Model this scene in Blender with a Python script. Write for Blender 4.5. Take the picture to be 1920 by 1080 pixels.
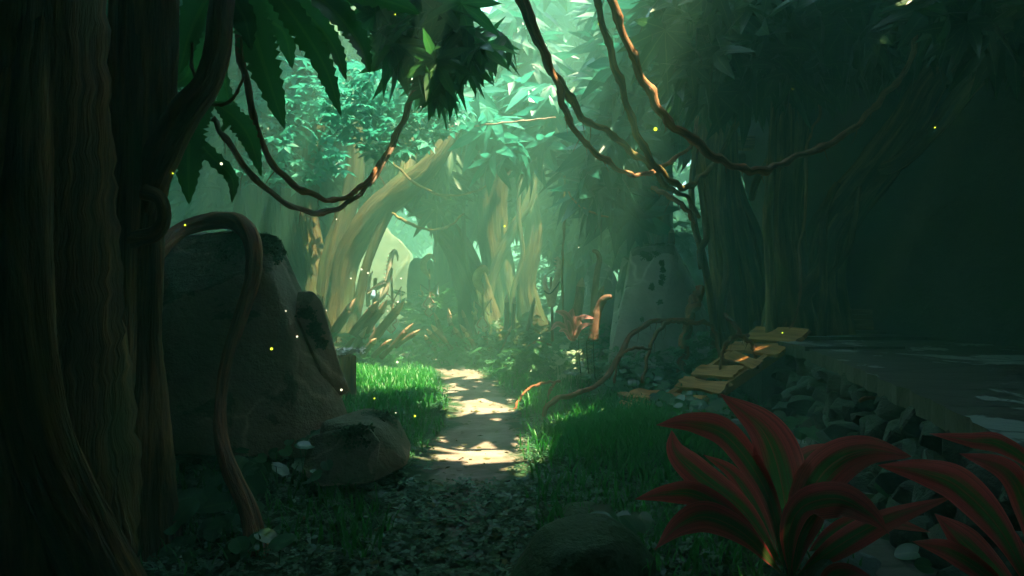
import bpy, bmesh, math, random
import numpy as np
from mathutils import Vector, Matrix, noise
from mathutils.bvhtree import BVHTree
from mathutils.geometry import tessellate_polygon

for o in list(bpy.data.objects):
    bpy.data.objects.remove(o)
SC = bpy.context.scene
COL = SC.collection
random.seed(7)
RNG = np.random.default_rng(11)

# ------------------------------------------------------------------ camera
FPX, EYE = 1250.0, 1.6                      # focal length in photo pixels, eye height
cam_d = bpy.data.cameras.new('camera')
cam_d.sensor_width = 36.0
cam_d.lens = 36.0 * FPX / 1920.0
cam_d.clip_start = 0.05
cam_d.clip_end = 600.0
cam = bpy.data.objects.new('camera', cam_d)
cam.location = (0, 0, EYE)
cam.rotation_euler = (math.radians(90), 0, 0)
COL.objects.link(cam)
SC.camera = cam

# ------------------------------------------------------------------ light
SUN = Vector((-0.30, 0.22, -0.93)).normalized()   # the way the light travels
to_sun = -SUN
elev = math.asin(to_sun.z)
azim = math.atan2(to_sun.x, to_sun.y)              # clockwise from +Y
world = bpy.data.worlds.new('World')
SC.world = world
world.use_nodes = True
wn = world.node_tree.nodes
wl = world.node_tree.links
wn.clear()
sky = wn.new('ShaderNodeTexSky')
sky.sky_type = 'NISHITA'
sky.sun_disc = False
sky.sun_elevation = elev
sky.sun_rotation = azim
bg = wn.new('ShaderNodeBackground')
bg.inputs['Strength'].default_value = 0.15
out = wn.new('ShaderNodeOutputWorld')
wl.new(sky.outputs[0], bg.inputs[0])
wl.new(bg.outputs[0], out.inputs[0])
sun_d = bpy.data.lights.new('sun', 'SUN')
sun_d.energy = 4.4
sun_d.angle = math.radians(0.5)
sun_d.color = (1.0, 0.83, 0.50)
sun = bpy.data.objects.new('sun', sun_d)
sun.rotation_euler = SUN.to_track_quat('-Z', 'Y').to_euler()
sun.location = (10, 5, 30)
COL.objects.link(sun)

# ------------------------------------------------------------------ exposure and render
vs = SC.view_settings
vs.view_transform = 'Standard'
vs.look = 'None'
vs.gamma = 1.0
vs.exposure = 3.5
SC.render.engine = 'CYCLES'
cy = SC.cycles
cy.use_denoising = True
try:
    cy.denoiser = 'OPENIMAGEDENOISE'
except Exception:
    pass
cy.max_bounces = 6
cy.diffuse_bounces = 3
cy.glossy_bounces = 2
cy.transmission_bounces = 3
cy.volume_bounces = 1
cy.transparent_max_bounces = 8
cy.caustics_reflective = False
cy.caustics_refractive = False
cy.sample_clamp_indirect = 4.0


# ------------------------------------------------------------------ helpers: pixels, meshes, objects
def P(px, py, Y):
    return Vector(((px - 960) / FPX * Y, Y, EYE - (py - 540) / FPX * Y))


def pix(v):
    v = np.asarray(v)
    y = np.maximum(v[..., 1], 0.05)
    return 960 + FPX * v[..., 0] / y, 540 - FPX * (v[..., 2] - EYE) / y


def smooth01(a, b, x):
    t = np.clip((np.asarray(x, float) - a) / (b - a), 0, 1)
    return t * t * (3 - 2 * t)


def hgt(x, y):
    """terrain height, works on arrays"""
    x = np.asarray(x, float)
    y = np.asarray(y, float)
    z = 0.04 * np.sin(x * 1.7 + 0.6 * y) + 0.03 * np.sin(y * 2.3 - x * 0.9) + 0.02 * np.sin(3.1 * x + 1.3 * y + 1)
    path = path_dist(x, y)
    z = z * smooth01(0.2, 1.2, path)
    z = z + 0.13 * np.exp(-(((x + 2.4) / 1.3) ** 2 + ((y - 10.2) / 2.4) ** 2))        # grass mound, left of the path
    z = z + 0.14 * np.exp(-(((x - 1.3) / 0.9) ** 2 + ((y - 6.6) / 1.7) ** 2))
    z = z + 0.5 * np.exp(-(((x + 2.0) / 1.8) ** 2 + ((y - 21) / 2.5) ** 2))           # green bank under the far totem
    z = z + 0.25 * smooth01(2.0, 6, x) * smooth01(10, 14, y)
    z = z + 9.0 * smooth01(8.5, 17, x) * smooth01(30, 12, y)  # side slopes, added to keep low sky light out
    z = z + 9.0 * smooth01(6.5, 15, -x) * smooth01(24, 8, y)
    z = z + 10.0 * smooth01(1.5, 10, -y)  # unseen rise behind the camera, added to block low sky light
    z = z + 8.0 * smooth01(36, 58, y)
    return np.minimum(z, 9.0 + 0.3 * np.sin(x * 0.7) * np.cos(y * 0.5))


PATH = np.array([(-0.2, 3.0), (-0.35, 4.6), (-0.36, 6.0), (-0.33, 7.6), (-0.4, 9.2), (-0.75, 11.2), (-1.0, 12.6), (-1.6, 14.0), (-2.4, 15.6), (-3.6, 16.8)])


def path_dist(x, y):
    d = np.full(np.broadcast(x, y).shape, 1e9)
    for (a, b) in zip(PATH[:-1], PATH[1:]):
        ab = b - a
        t = np.clip(((x - a[0]) * ab[0] + (y - a[1]) * ab[1]) / (ab @ ab), 0, 1)
        d = np.minimum(d, np.hypot(x - a[0] - t * ab[0], y - a[1] - t * ab[1]))
    return d


class MB:
    """collects geometry, then links it as ONE mesh object"""

    def __init__(self):
        self.v, self.a, self.f, self.n = [], [], [], 0

    def add(self, v, faces, a=None):
        v = np.asarray(v, float).reshape(-1, 3)
        if a is None:
            a = np.zeros((len(v), 3))
            a[:, 2] = random.random()
        self.v.append(v)
        self.a.append(np.asarray(a, float))
        for f in (faces if isinstance(faces, list) else [faces]):
            f = np.asarray(f, int)
            if f.size:
                self.f.append(f + self.n)
        self.n += len(v)

    def instances(self, tmpl, mats, locs, rnd=None):
        """tmpl = (verts, [face arrays], attr); mats Nx3x3, locs Nx3"""
        tv, tf, ta = tmpl
        n = len(locs)
        if n == 0:
            return
        v = np.einsum('nij,kj->nki', mats, tv) + locs[:, None, :]
        a = np.repeat(ta[None], n, 0).copy()
        if rnd is None:
            rnd = RNG.random(n)
        a[:, :, 2] = np.clip(a[:, :, 2] * 0.3 + rnd[:, None], 0, 1)
        k = len(tv)
        off = (np.arange(n) * k)[:, None, None]
        fs = [(f[None] + off).reshape(-1, f.shape[1]) for f in tf]
        self.add(v.reshape(-1, 3), fs, a.reshape(-1, 3))

    def build(self, name, mat, parent=None, origin=None, smooth=True):
        v = np.concatenate(self.v)
        a = np.concatenate(self.a)
        if parent is not None:
            o0 = np.array(parent['_base'])
        elif origin is not None:
            o0 = np.array(origin, float)
        else:
            o0 = np.array((0.0, 0, 0))
        me = bpy.data.meshes.new(name)
        me.vertices.add(len(v))
        me.vertices.foreach_set('co', (v - o0).astype(np.float32).ravel())
        loops = np.concatenate([f.ravel() for f in self.f])
        tot = np.concatenate([np.full(len(f), f.shape[1]) for f in self.f])
        start = np.concatenate([[0], np.cumsum(tot)[:-1]])
        me.loops.add(len(loops))
        me.loops.foreach_set('vertex_index', loops.astype(np.int32))
        me.polygons.add(len(tot))
        me.polygons.foreach_set('loop_start', start.astype(np.int32))
        me.polygons.foreach_set('use_smooth', np.full(len(tot), smooth))
        me.update(calc_edges=True)
        at = me.attributes.new('co', 'FLOAT_VECTOR', 'POINT')
        at.data.foreach_set('vector', a.astype(np.float32).ravel())
        me.materials.append(mat)
        me.validate()
        o = bpy.data.objects.new(name, me)
        COL.objects.link(o)
        if parent is not None:
            o.parent = parent
        else:
            o.location = o0
        return o


def thing(name, label, cat, base, group=None):
    o = bpy.data.objects.new(name, None)
    o.empty_display_size = 0.1
    COL.objects.link(o)
    o.location = base
    o['_base'] = [float(c) for c in base]
    o['label'] = label
    o['category'] = cat
    if group:
        o['group'] = group
    return o


def tag(o, label, cat, group=None, kind=None):
    o['label'] = label
    o['category'] = cat
    if group:
        o['group'] = group
    if kind:
        o['kind'] = kind
    return o


def subbase(o, parent):
    """lets a part carry sub-parts"""
    o['_base'] = list(parent['_base'])
    return o


ORD = ['first', 'second', 'third', 'fourth', 'fifth', 'sixth', 'seventh', 'eighth', 'ninth', 'tenth', 'eleventh', 'twelfth', 'thirteenth', 'fourteenth']


# ------------------------------------------------------------------ curves and tubes
def catmull(pts, n):
    p = np.array([list(q) for q in pts], float)
    p = np.vstack([2 * p[0] - p[1], p, 2 * p[-1] - p[-2]])
    m = len(p) - 3
    t = np.linspace(0, m, n)
    i = np.minimum(t.astype(int), m - 1)
    u = (t - i)[:, None]
    a, b, c, d = p[i], p[i + 1], p[i + 2], p[i + 3]
    return 0.5 * (2 * b + (c - a) * u + (2 * a - 5 * b + 4 * c - d) * u ** 2 + (3 * b - a - 3 * c + d) * u ** 3)


def frames(c):
    t = np.gradient(c, axis=0)
    t /= np.linalg.norm(t, axis=1)[:, None] + 1e-9
    n = np.zeros_like(c)
    ref = np.array((0.0, 1, 0)) if abs(t[0][1]) < 0.8 else np.array((1.0, 0, 0))
    n[0] = np.cross(t[0], ref)
    n[0] /= np.linalg.norm(n[0])
    for i in range(1, len(c)):
        q = n[i - 1] - t[i] * (n[i - 1] @ t[i])
        n[i] = q / (np.linalg.norm(q) + 1e-9)
    return t, n, np.cross(t, n)


def tube(mb, pts, rad, n=24, seg=8, ridge=0.0, nridge=5, twist=0.0, knot=0.0, cap=True, rough=0.0, phase=None):
    """a tube through pts; rad = list of radii along it"""
    c = catmull(pts, n)
    t, a, b = frames(c)
    r = np.interp(np.linspace(0, 1, n), np.linspace(0, 1, len(rad)), rad)
    ph = random.random() * 9 if phase is None else phase
    s = np.linspace(0, 1, n)
    if knot:
        r = r * (1 + knot * np.maximum(0, np.sin(s * n * 0.55 + ph)) ** 6 + 0.3 * knot * np.sin(s * n * 0.23 + 2 * ph))
    th = np.linspace(0, 2 * math.pi, seg, endpoint=False)
    R = np.ones((n, seg))
    if ridge:
        tw = twist * s[:, None]
        R = R + ridge * (0.55 * np.sin(nridge * (th[None] + tw) + ph) + 0.3 * np.sin((2 * nridge + 1) * (th[None] + tw * 0.7) + 2 * ph + 3 * s[:, None]) + 0.25 * np.sin((nridge // 2 + 1) * (th[None] + tw * 1.2) + 4 * s[:, None] + ph))
    if rough:
        R = R + rough * (RNG.random((n, seg)) - 0.5)
    rr = r[:, None] * R
    v = c[:, None] + rr[..., None] * (np.cos(th)[None, :, None] * a[:, None] + np.sin(th)[None, :, None] * b[:, None])
    L = np.concatenate([[0], np.cumsum(np.linalg.norm(np.diff(c, axis=0), axis=1))])
    at = np.zeros((n, seg, 3))
    at[..., 0] = np.abs(th[None] / math.pi - 1) * math.pi * np.mean(r)      # round the girth (mirrored, no seam)
    at[..., 1] = L[:, None]
    at[..., 2] = random.random()
    i, j = np.meshgrid(np.arange(n - 1), np.arange(seg), indexing='ij')
    j2 = (j + 1) % seg
    f = np.stack([i * seg + j, i * seg + j2, (i + 1) * seg + j2, (i + 1) * seg + j], -1).reshape(-1, 4)
    fs = [f]
    v = v.reshape(-1, 3)
    at = at.reshape(-1, 3)
    if cap:
        v = np.vstack([v, c[0], c[-1] + t[-1] * r[-1] * 0.4])
        at = np.vstack([at, at[0], at[-1]])
        k = np.arange(seg)
        k2 = (k + 1) % seg
        fs.append(np.vstack([np.stack([k2, k, np.full(seg, n * seg)], -1), np.stack([(n - 1) * seg + k, (n - 1) * seg + k2, np.full(seg, n * seg + 1)], -1)]))
    mb.add(v, fs, at)
    return c


# ------------------------------------------------------------------ leaf templates
def lance_leaf(L=1.0, W=0.16, fold=0.25, droop=0.25, n=4):
    """points along +X, normal +Z"""
    vs, at = [], []
    ts = np.linspace(0, 1, n + 1)
    for i, t in enumerate(ts):
        w = W * math.sin(math.pi * min(1, t ** 0.75)) ** 0.85 if 0 < t < 1 else 0
        z = -droop * t * t
        for u in (-1, 0, 1):
            vs.append((t * L, u * w, z + abs(u) * w * fold))
            at.append((u * 1.0, t, 0.0))
    f = []
    for i in range(n):
        b, c = i * 3, (i + 1) * 3
        f += [(b, c, c + 1, b + 1), (b + 1, c + 1, c + 2, b + 2)]
    return np.array(vs), [np.array(f)], np.array(at)


def palmate(k=7, spread=4.6, W=0.17, droop=0.35, tilt=0.25, n=3):
    V, Fc, A, m = [], [], [], 0
    for i in range(k):
        a = (i / (k - 1) - 0.5) * spread
        L = 0.72 + 0.28 * math.cos(a * 0.6)
        v, f, at = lance_leaf(L, W * L, 0.3, droop, n)
        ca, sa = math.cos(a), math.sin(a)
        ct, st = math.cos(-tilt), math.sin(-tilt)
        v = np.stack([v[:, 0] * ct + v[:, 2] * st, v[:, 1], -v[:, 0] * st * -1 + v[:, 2] * ct], -1)
        v = np.stack([v[:, 0] * ca - v[:, 1] * sa, v[:, 0] * sa + v[:, 1] * ca, v[:, 2]], -1)
        at[:, 2] = random.random()
        V.append(v)
        A.append(at)
        Fc.append(f[0] + m)
        m += len(v)
    return np.vstack(V), [np.vstack(Fc)], np.vstack(A)


def spray(k=9):
    """a small twig with paired leaves, about one unit long"""
    V, Fc, A, m = [], [], [], 0
    for i in range(k):
        t = (i + 1) / k
        side = (-1) ** i
        v, f, at = lance_leaf(0.36, 0.085, 0.2, 0.08, 2)
        a = side * (0.9 - 0.5 * t) if i < k - 1 else 0
        ca, sa = math.cos(a), math.sin(a)
        v = np.stack([v[:, 0] * ca - v[:, 1] * sa + t * 0.7, v[:, 0] * sa + v[:, 1] * ca, v[:, 2] - 0.12 * t * t], -1)
        at[:, 2] = random.random()
        V.append(v)
        A.append(at)
        Fc.append(f[0] + m)
        m += len(v)
    return np.vstack(V), [np.vstack(Fc)], np.vstack(A)


def heart_leaf():
    vs, at = [(0.0, 0, 0.0)], [(0, 0, 0.0)]
    k = 14
    for i in range(k):
        a = 2 * math.pi * i / k
        r = 0.5 * (1 + 0.12 * math.cos(a)) * (1 - 0.45 * math.exp(-((a - math.pi) / 0.28) ** 2))
        vs.append((r * math.cos(a), r * 0.88 * math.sin(a), 0.07 * abs(math.sin(a)) - 0.09 * max(0, math.cos(a)) ** 2))
        at.append((math.sin(a), 0.5 + 0.5 * math.cos(a), 0.0))
    f = [(0, 1 + i, 1 + (i + 1) % k) for i in range(k)]
    return np.array(vs), [np.array(f)], np.array(at)


def clover():
    V, A, Fc = [], [], []
    for i in range(3):
        a = i * 2.094
        c, s = math.cos(a), math.sin(a)
        q = np.array([(0, 0, 0), (0.55, 0.35, 0.1), (1.0, 0, 0.02), (0.55, -0.35, 0.1)])
        V.append(np.stack([q[:, 0] * c - q[:, 1] * s, q[:, 0] * s + q[:, 1] * c, q[:, 2]], -1))
        A.append(np.array([(0, 0, 0), (1, .5, 0), (0, 1, 0), (-1, .5, 0)], float))
        Fc.append(np.array([(0, 1, 2, 3)]) + 4 * i)
    return np.vstack(V), [np.vstack(Fc)], np.vstack(A)


def blade():
    v = np.array([(-.5, 0, 0), (.5, 0, 0), (-.42, .10, .45), (.42, .10, .45), (-.22, .30, .80), (.22, .30, .80), (0, .55, 1.0)])
    f = [np.array([(0, 1, 3, 2), (2, 3, 5, 4)]), np.array([(4, 5, 6)])]
    a = np.array([(-1, 0, 0), (1, 0, 0), (-1, .45, 0), (1, .45, 0), (-1, .8, 0), (1, .8, 0), (0, 1, 0)], float)
    return v, f, a


T_PALM = palmate()
T_PALM5 = palmate(5, 3.4, 0.2, 0.3, 0.15)
T_MAPLE = palmate(5, 4.2, 0.24, 0.15, 0.1, 2)
T_SPRAY = spray()
T_HEART = heart_leaf()
T_CLOVER = clover()
T_BLADE = blade()


def rot_mats(yaw, pitch, roll, scale):
    """leaf frames: +X swung to yaw, tipped down by pitch, rolled about itself"""
    n = len(yaw)
    cy_, sy = np.cos(yaw), np.sin(yaw)
    cp, sp = np.cos(pitch), np.sin(pitch)
    cr, sr = np.cos(roll), np.sin(roll)
    Z = np.zeros(n)
    O = np.ones(n)
    Rz = np.stack([np.stack([cy_, -sy, Z], -1), np.stack([sy, cy_, Z], -1), np.stack([Z, Z, O], -1)], 1)
    Ry = np.stack([np.stack([cp, Z, sp], -1), np.stack([Z, O, Z], -1), np.stack([-sp, Z, cp], -1)], 1)
    Rx = np.stack([np.stack([O, Z, Z], -1), np.stack([Z, cr, -sr], -1), np.stack([Z, sr, cr], -1)], 1)
    return (Rz @ Ry @ Rx) * np.asarray(scale).reshape(-1, 1, 1)


# ------------------------------------------------------------------ gaps in the canopy
HOLES = [  # where the sun reaches the ground: x, y, rx, ry
    (-0.95, 12.6, 0.6, 0.9), (-0.38, 8.95, 0.60, 0.35), (-0.42, 6.45, 0.50, 0.40),
    (-2.3, 10.6, 0.9, 0.8), (0.7, 8.0, 0.35, 0.5), (2.9, 8.85, 0.55, 0.3), (1.55, 11.4, 0.2, 0.45), (0.3, 17.6, 0.5, 1.0), (-0.9, 16.3, 0.4, 0.8), (-1.4, 14.2, 0.5, 0.8), (1.05, 3.45, 0.22, 0.18), (-1.2, 18.5, 0.4, 0.8),
    (-3.2, 12.6, 0.7, 1.0), (-2.3, 7.25, 0.4, 0.4), (0.85, 11.2, 0.2, 0.3), (-2.0, 15.2, 0.6, 1.5), (-4.4, 15, 0.8, 1.6), (-3.2, 12.0, 1.6, 1.0), 
]
# broad thin spots that feed the bright haze
THIN = [(-3.0, 15.8, 5.0, 6.0, 0.0), (0.5, 14.0, 0.8, 2.5, 0.65)]


def vnoise(x, y, s, o):
    return 0.5 + 0.25 * (np.sin(x * s + 1.7 * np.sin(y * s * .8 + o) + o) + np.sin(y * s * 1.3 + 1.3 * np.sin(x * s * .6 + 2 * o)))


def keep_sun(p, mrg=0.2):
    # mrg allows for the reach of the leaves themselves
    """False where a leaf cluster would close one of the gaps"""
    p = np.asarray(p)
    gx = p[:, 0] - SUN.x / SUN.z * p[:, 2]
    gy = p[:, 1] - SUN.y / SUN.z * p[:, 2]
    k = np.ones(len(p), bool)
    for (x, y, rx, ry) in HOLES:
        k &= ((gx - x) / (rx + mrg)) ** 2 + ((gy - y) / (ry + mrg)) ** 2 > 1
    return k


def thin_prob(p):
    gx = p[:, 0] - SUN.x / SUN.z * p[:, 2]
    gy = p[:, 1] - SUN.y / SUN.z * p[:, 2]
    q = np.ones(len(p))
    for (x, y, rx, ry, m) in THIN:
        d = ((gx - x) / rx) ** 2 + ((gy - y) / ry) ** 2
        w = np.clip((1.25 - d) / 0.5, 0, 1)
        stripe = smooth01(0.52, 0.66, vnoise(gx, gy * 0.25, 2.6, 3.0 + m))         # clumps of leaves left inside the thin spots
        q = np.minimum(q, 1 - (1 - np.maximum(m, stripe)) * w)
    return q


WINDOWS = [  # openings between the trees through which the far clearing shows (photo pixels)
    (900, -20, 938, 40), (690, 400, 770, 600), (650, 385, 690, 470), (1228, 270, 1325, 540), (1385, 195, 1442, 560),
]


def keep_view(p, size=0.5):
    x, y = pix(p)
    k = np.ones(len(p), bool)
    g = 0.55 * size * FPX / np.maximum(p[:, 1], 0.5)
    for (a, b, c, d) in WINDOWS:
        k &= ~((x > a - g) & (x < c + g) & (y > b - g) & (y < d + 0.3 * g))
    return k


# ------------------------------------------------------------------ materials
class NT:
    def __init__(self, name):
        self.m = bpy.data.materials.new(name)
        self.m.use_nodes = True
        self.t = self.m.node_tree
        self.t.nodes.clear()
        self.out = self.t.nodes.new('ShaderNodeOutputMaterial')

    def n(self, typ, **kw):
        q = self.t.nodes.new(typ)
        for k, v in kw.items():
            setattr(q, k, v)
        return q

    def l(self, a, b):
        self.t.links.new(a, b)

    def attr(self):
        q = self.n('ShaderNodeAttribute', attribute_name='co')
        s = self.n('ShaderNodeSeparateXYZ')
        self.l(q.outputs['Vector'], s.inputs[0])
        return q, s

    def ramp(self, fac, stops, interp='LINEAR'):
        r = self.n('ShaderNodeValToRGB')
        e = r.color_ramp.elements
        r.color_ramp.interpolation = interp
        while len(e) < len(stops):
            e.new(0.5)
        for q, (p, c) in zip(e, stops):
            q.position = p
            q.color = (*c, 1) if len(c) == 3 else c
        self.l(fac, r.inputs[0])
        return r.outputs[0]

    def noise(self, scale, detail=4, rough=0.55, vec=None, dist=0.0):
        q = self.n('ShaderNodeTexNoise')
        q.inputs['Scale'].default_value = scale
        q.inputs['Detail'].default_value = detail
        q.inputs['Roughness'].default_value = rough
        q.inputs['Distortion'].default_value = dist
        if vec is not None:
            self.l(vec, q.inputs['Vector'])
        return q.outputs['Fac']

    def mapped(self, src, scale, loc=(0, 0, 0)):
        q = self.n('ShaderNodeMapping')
        q.inputs['Scale'].default_value = scale
        q.inputs['Location'].default_value = loc
        self.l(src, q.inputs[0])
        return q.outputs[0]

    def math(self, op, a, b=None, clamp=False):
        q = self.n('ShaderNodeMath', operation=op, use_clamp=clamp)
        for i, s in enumerate((a, b)):
            if s is None:
                continue
            if isinstance(s, (int, float)):
                q.inputs[i].default_value = s
            else:
                self.l(s, q.inputs[i])
        return q.outputs[0]

    def mix(self, fac, a, b, mode='MIX'):
        q = self.n('ShaderNodeMix', data_type='RGBA', blend_type=mode)
        for s, i in ((fac, 0), (a, 6), (b, 7)):
            if isinstance(s, (int, float)):
                q.inputs[i].default_value = s
            elif isinstance(s, tuple):
                q.inputs[i].default_value = (*s, 1)
            else:
                self.l(s, q.inputs[i])
        return q.outputs[2]

    def principled(self, col, rough=0.7, bump=None, bstr=0.3, bdist=0.02, spec=0.4):
        p = self.n('ShaderNodeBsdfPrincipled')
        if isinstance(col, tuple):
            p.inputs['Base Color'].default_value = (*col, 1)
        else:
            self.l(col, p.inputs['Base Color'])
        if isinstance(rough, (int, float)):
            p.inputs['Roughness'].default_value = rough
        else:
            self.l(rough, p.inputs['Roughness'])
        p.inputs['Specular IOR Level'].default_value = spec
        if bump is not None:
            b = self.n('ShaderNodeBump')
            b.inputs['Strength'].default_value = bstr
            b.inputs['Distance'].default_value = bdist
            self.l(bump, b.inputs['Height'])
            self.l(b.outputs[0], p.inputs['Normal'])
        return p.outputs[0]

    def finish(self, sh):
        self.l(sh, self.out.inputs['Surface'])
        return self.m


def leaf_mat(name, dark, light, trans=0.35, rough=0.45, rib=(0.16, 0.24, 0.08), tcol=None):
    m = NT(name)
    _, s = m.attr()
    c = m.mix(s.outputs[2], dark, light)
    geo = m.n('ShaderNodeNewGeometry')
    nz = m.noise(14, 3, 0.6, geo.outputs['Position'])
    c = m.mix(m.math('MULTIPLY', nz, 0.6), c, tuple(x * 0.55 for x in dark))
    au = m.math('ABSOLUTE', s.outputs[0])
    ribf = m.math('MULTIPLY', m.math('LESS_THAN', au, 0.10), 0.45)
    c = m.mix(ribf, c, rib)
    p = m.principled(c, rough, spec=0.5)
    tr = m.n('ShaderNodeBsdfTranslucent')
    if tcol is None:
        m.l(m.mix(0.5, c, tuple(min(1, x * 1.6) for x in light)), tr.inputs[0])
    else:
        m.l(m.mix(0.5, c, tcol), tr.inputs[0])
    ms = m.n('ShaderNodeMixShader')
    ms.inputs[0].default_value = trans
    m.l(p, ms.inputs[1])
    m.l(tr.outputs[0], ms.inputs[2])
    return m.finish(ms.outputs[0])


def bark_mat(name, base, light, moss, moss_amt=0.5, k=1.0):
    m = NT(name)
    a, s = m.attr()
    v = m.mapped(a.outputs['Vector'], (9 * k, 0.9 * k, 3.0))
    n1 = m.noise(1.0, 6, 0.6, v, 0.8)
    v2 = m.mapped(a.outputs['Vector'], (26 * k, 2.2 * k, 3.0), (3, 1, 0))
    n2 = m.noise(1.0, 4, 0.6, v2, 0.4)
    v3 = m.mapped(a.outputs['Vector'], (2.4 * k, 0.7 * k, 5.0), (7, 3, 0))
    n3 = m.noise(1.0, 4, 0.55, v3, 0.5)
    c = m.ramp(n1, [(0.30, tuple(x * 0.35 for x in base)), (0.48, base), (0.66, light)])
    c = m.mix(m.math('MULTIPLY', m.ramp(n2, [(0.45, (0, 0, 0)), (0.7, (1, 1, 1))]), 0.45), c, light)
    mf = m.ramp(n3, [(0.50, (0, 0, 0)), (0.62, (1, 1, 1))])
    c = m.mix(m.math('MULTIPLY', mf, moss_amt), c, moss)
    b = m.math('ADD', n1, m.math('MULTIPLY', n2, 0.5))
    return m.finish(m.principled(c, 0.75, b, 1.0, 0.06 / k, 0.25))


def rock_mat(name, base, light, moss=(0.02, 0.07, 0.025), moss_amt=0.6, scale=1.0, vein=0.5):
    m = NT(name)
    geo = m.n('ShaderNodeNewGeometry')
    tc = m.n('ShaderNodeTexCoord')
    pos = tc.outputs['Object']
    n1 = m.noise(1.3 * scale, 5, 0.6, pos, 0.4)
    n2 = m.noise(9 * scale, 4, 0.6, pos)
    c = m.ramp(n1, [(0.3, tuple(x * 0.6 for x in base)), (0.55, base), (0.75, light)])
    c = m.mix(m.math('MULTIPLY', n2, 0.35), c, tuple(x * 0.6 for x in base))
    w = m.n('ShaderNodeVectorMath', operation='ADD')
    wn_ = m.n('ShaderNodeTexNoise')
    wn_.inputs['Scale'].default_value = 2.2 * scale
    m.l(pos, wn_.inputs['Vector'])
    sc_ = m.n('ShaderNodeVectorMath', operation='SCALE')
    sc_.inputs['Scale'].default_value = 0.35 / scale
    m.l(wn_.outputs['Color'], sc_.inputs[0])
    m.l(pos, w.inputs[0])
    m.l(sc_.outputs[0], w.inputs[1])
    vo = m.n('ShaderNodeTexVoronoi', feature='DISTANCE_TO_EDGE')
    vo.inputs['Scale'].default_value = 1.25 * scale
    m.l(w.outputs[0], vo.inputs['Vector'])
    ve = m.ramp(vo.outputs['Distance'], [(0.0, (1, 1, 1)), (0.035, (0, 0, 0))])
    vn = m.math('MULTIPLY', ve, m.ramp(m.noise(1.1 * scale, 2, 0.5, pos), [(0.45, (0, 0, 0)), (0.6, (1, 1, 1))]))
    c = m.mix(m.math('MULTIPLY', vn, vein), c, tuple(min(1, x * 1.9) for x in light))
    sp = m.n('ShaderNodeSeparateXYZ')
    m.l(geo.outputs['Normal'], sp.inputs[0])
    up = m.math('MULTIPLY', m.math('SUBTRACT', sp.outputs[2], 0.15), 0.55)
    mf = m.math('ADD', up, m.noise(2.6 * scale, 4, 0.65, pos, 0.6))
    mf = m.ramp(mf, [(0.66, (0, 0, 0)), (0.70, (1, 1, 1))])
    c = m.mix(m.math('MULTIPLY', mf, moss_amt), c, moss)
    h = m.math('ADD', m.math('MULTIPLY', n2, 0.6), m.math('ADD', n1, m.math('MULTIPLY', vo.outputs['Distance'], 0.3)))
    return m.finish(m.principled(c, 0.72, m.math('ADD', h, m.math('MULTIPLY', m.noise(32 * scale, 3, 0.7, pos), 0.25)), 0.75, 0.07, 0.4))


def wood_mat(name, base, light, sx=22.0, sy=1.6):
    m = NT(name)
    a, s = m.attr()
    n1 = m.noise(1.0, 5, 0.6, m.mapped(a.outputs['Vector'], (sx, sy, 9)), 0.6)
    n2 = m.noise(1.0, 3, 0.5, m.mapped(a.outputs['Vector'], (5, 5, 9), (2, 4, 1)))
    c = m.ramp(n1, [(0.28, tuple(x * 0.3 for x in base)), (0.45, base), (0.68, light)])
    c = m.mix(m.math('MULTIPLY', n2, 0.4), c, tuple(x * 0.45 for x in base))
    return m.finish(m.principled(c, 0.65, n1, 0.5, 0.01, 0.3))


def plain_mat(name, c1, c2, scale=12.0, rough=0.7):
    m = NT(name)
    tc = m.n('ShaderNodeTexCoord')
    n1 = m.noise(scale, 4, 0.6, tc.outputs['Object'])
    c = m.ramp(n1, [(0.35, c1), (0.65, c2)])
    return m.finish(m.principled(c, rough, n1, 0.3, 0.01, 0.4))


def ground_mat():
    m = NT('forest_soil')
    geo = m.n('ShaderNodeNewGeometry')
    p = geo.outputs['Position']
    n1 = m.noise(2.6, 6, 0.65, p, 0.5)
    n2 = m.noise(16, 4, 0.7, p)
    c = m.ramp(n1, [(0.35, (0.012, 0.03, 0.012)), (0.52, (0.025, 0.06, 0.02)), (0.68, (0.055, 0.075, 0.025))])
    c = m.mix(m.math('MULTIPLY', n2, 0.5), c, (0.015, 0.02, 0.01))
    return m.finish(m.principled(c, 0.9, n2, 0.6, 0.03, 0.2))


def path_mat():
    m = NT('path_sand')
    geo = m.n('ShaderNodeNewGeometry')
    p = geo.outputs['Position']
    n1 = m.noise(1.1, 5, 0.6, m.mapped(p, (1.0, 2.2, 1)), 0.8)
    n2 = m.noise(7, 5, 0.65, m.mapped(p, (1.0, 2.0, 1)), 0.6)
    n3 = m.noise(40, 3, 0.6, p)
    c = m.ramp(n1, [(0.36, (0.16, 0.12, 0.095)), (0.52, (0.225, 0.185, 0.155)), (0.64, (0.28, 0.25, 0.23))])
    c = m.mix(m.math('MULTIPLY', m.ramp(n2, [(0.50, (0, 0, 0)), (0.60, (1, 1, 1))]), 0.4), c, (0.33, 0.30, 0.28))
    c = m.mix(m.math('MULTIPLY', n3, 0.35), c, (0.13, 0.09, 0.06))
    a, s = m.attr()
    e = m.math('ADD', s.outputs[0], m.math('MULTIPLY', m.math('SUBTRACT', m.noise(3.2, 5, 0.7, p, 0.5), 0.5), 1.5))
    e = m.math('ADD', e, m.math('MULTIPLY', m.math('SUBTRACT', 1.0, m.math('MULTIPLY', s.outputs[1], 4.2, True)), 0.8))
    c = m.mix(m.ramp(e, [(0.45, (0, 0, 0)), (0.75, (1, 1, 1))]), c, (0.028, 0.06, 0.026))
    return m.finish(m.principled(c, 0.85, n2, 0.4, 0.03, 0.25))


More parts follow.
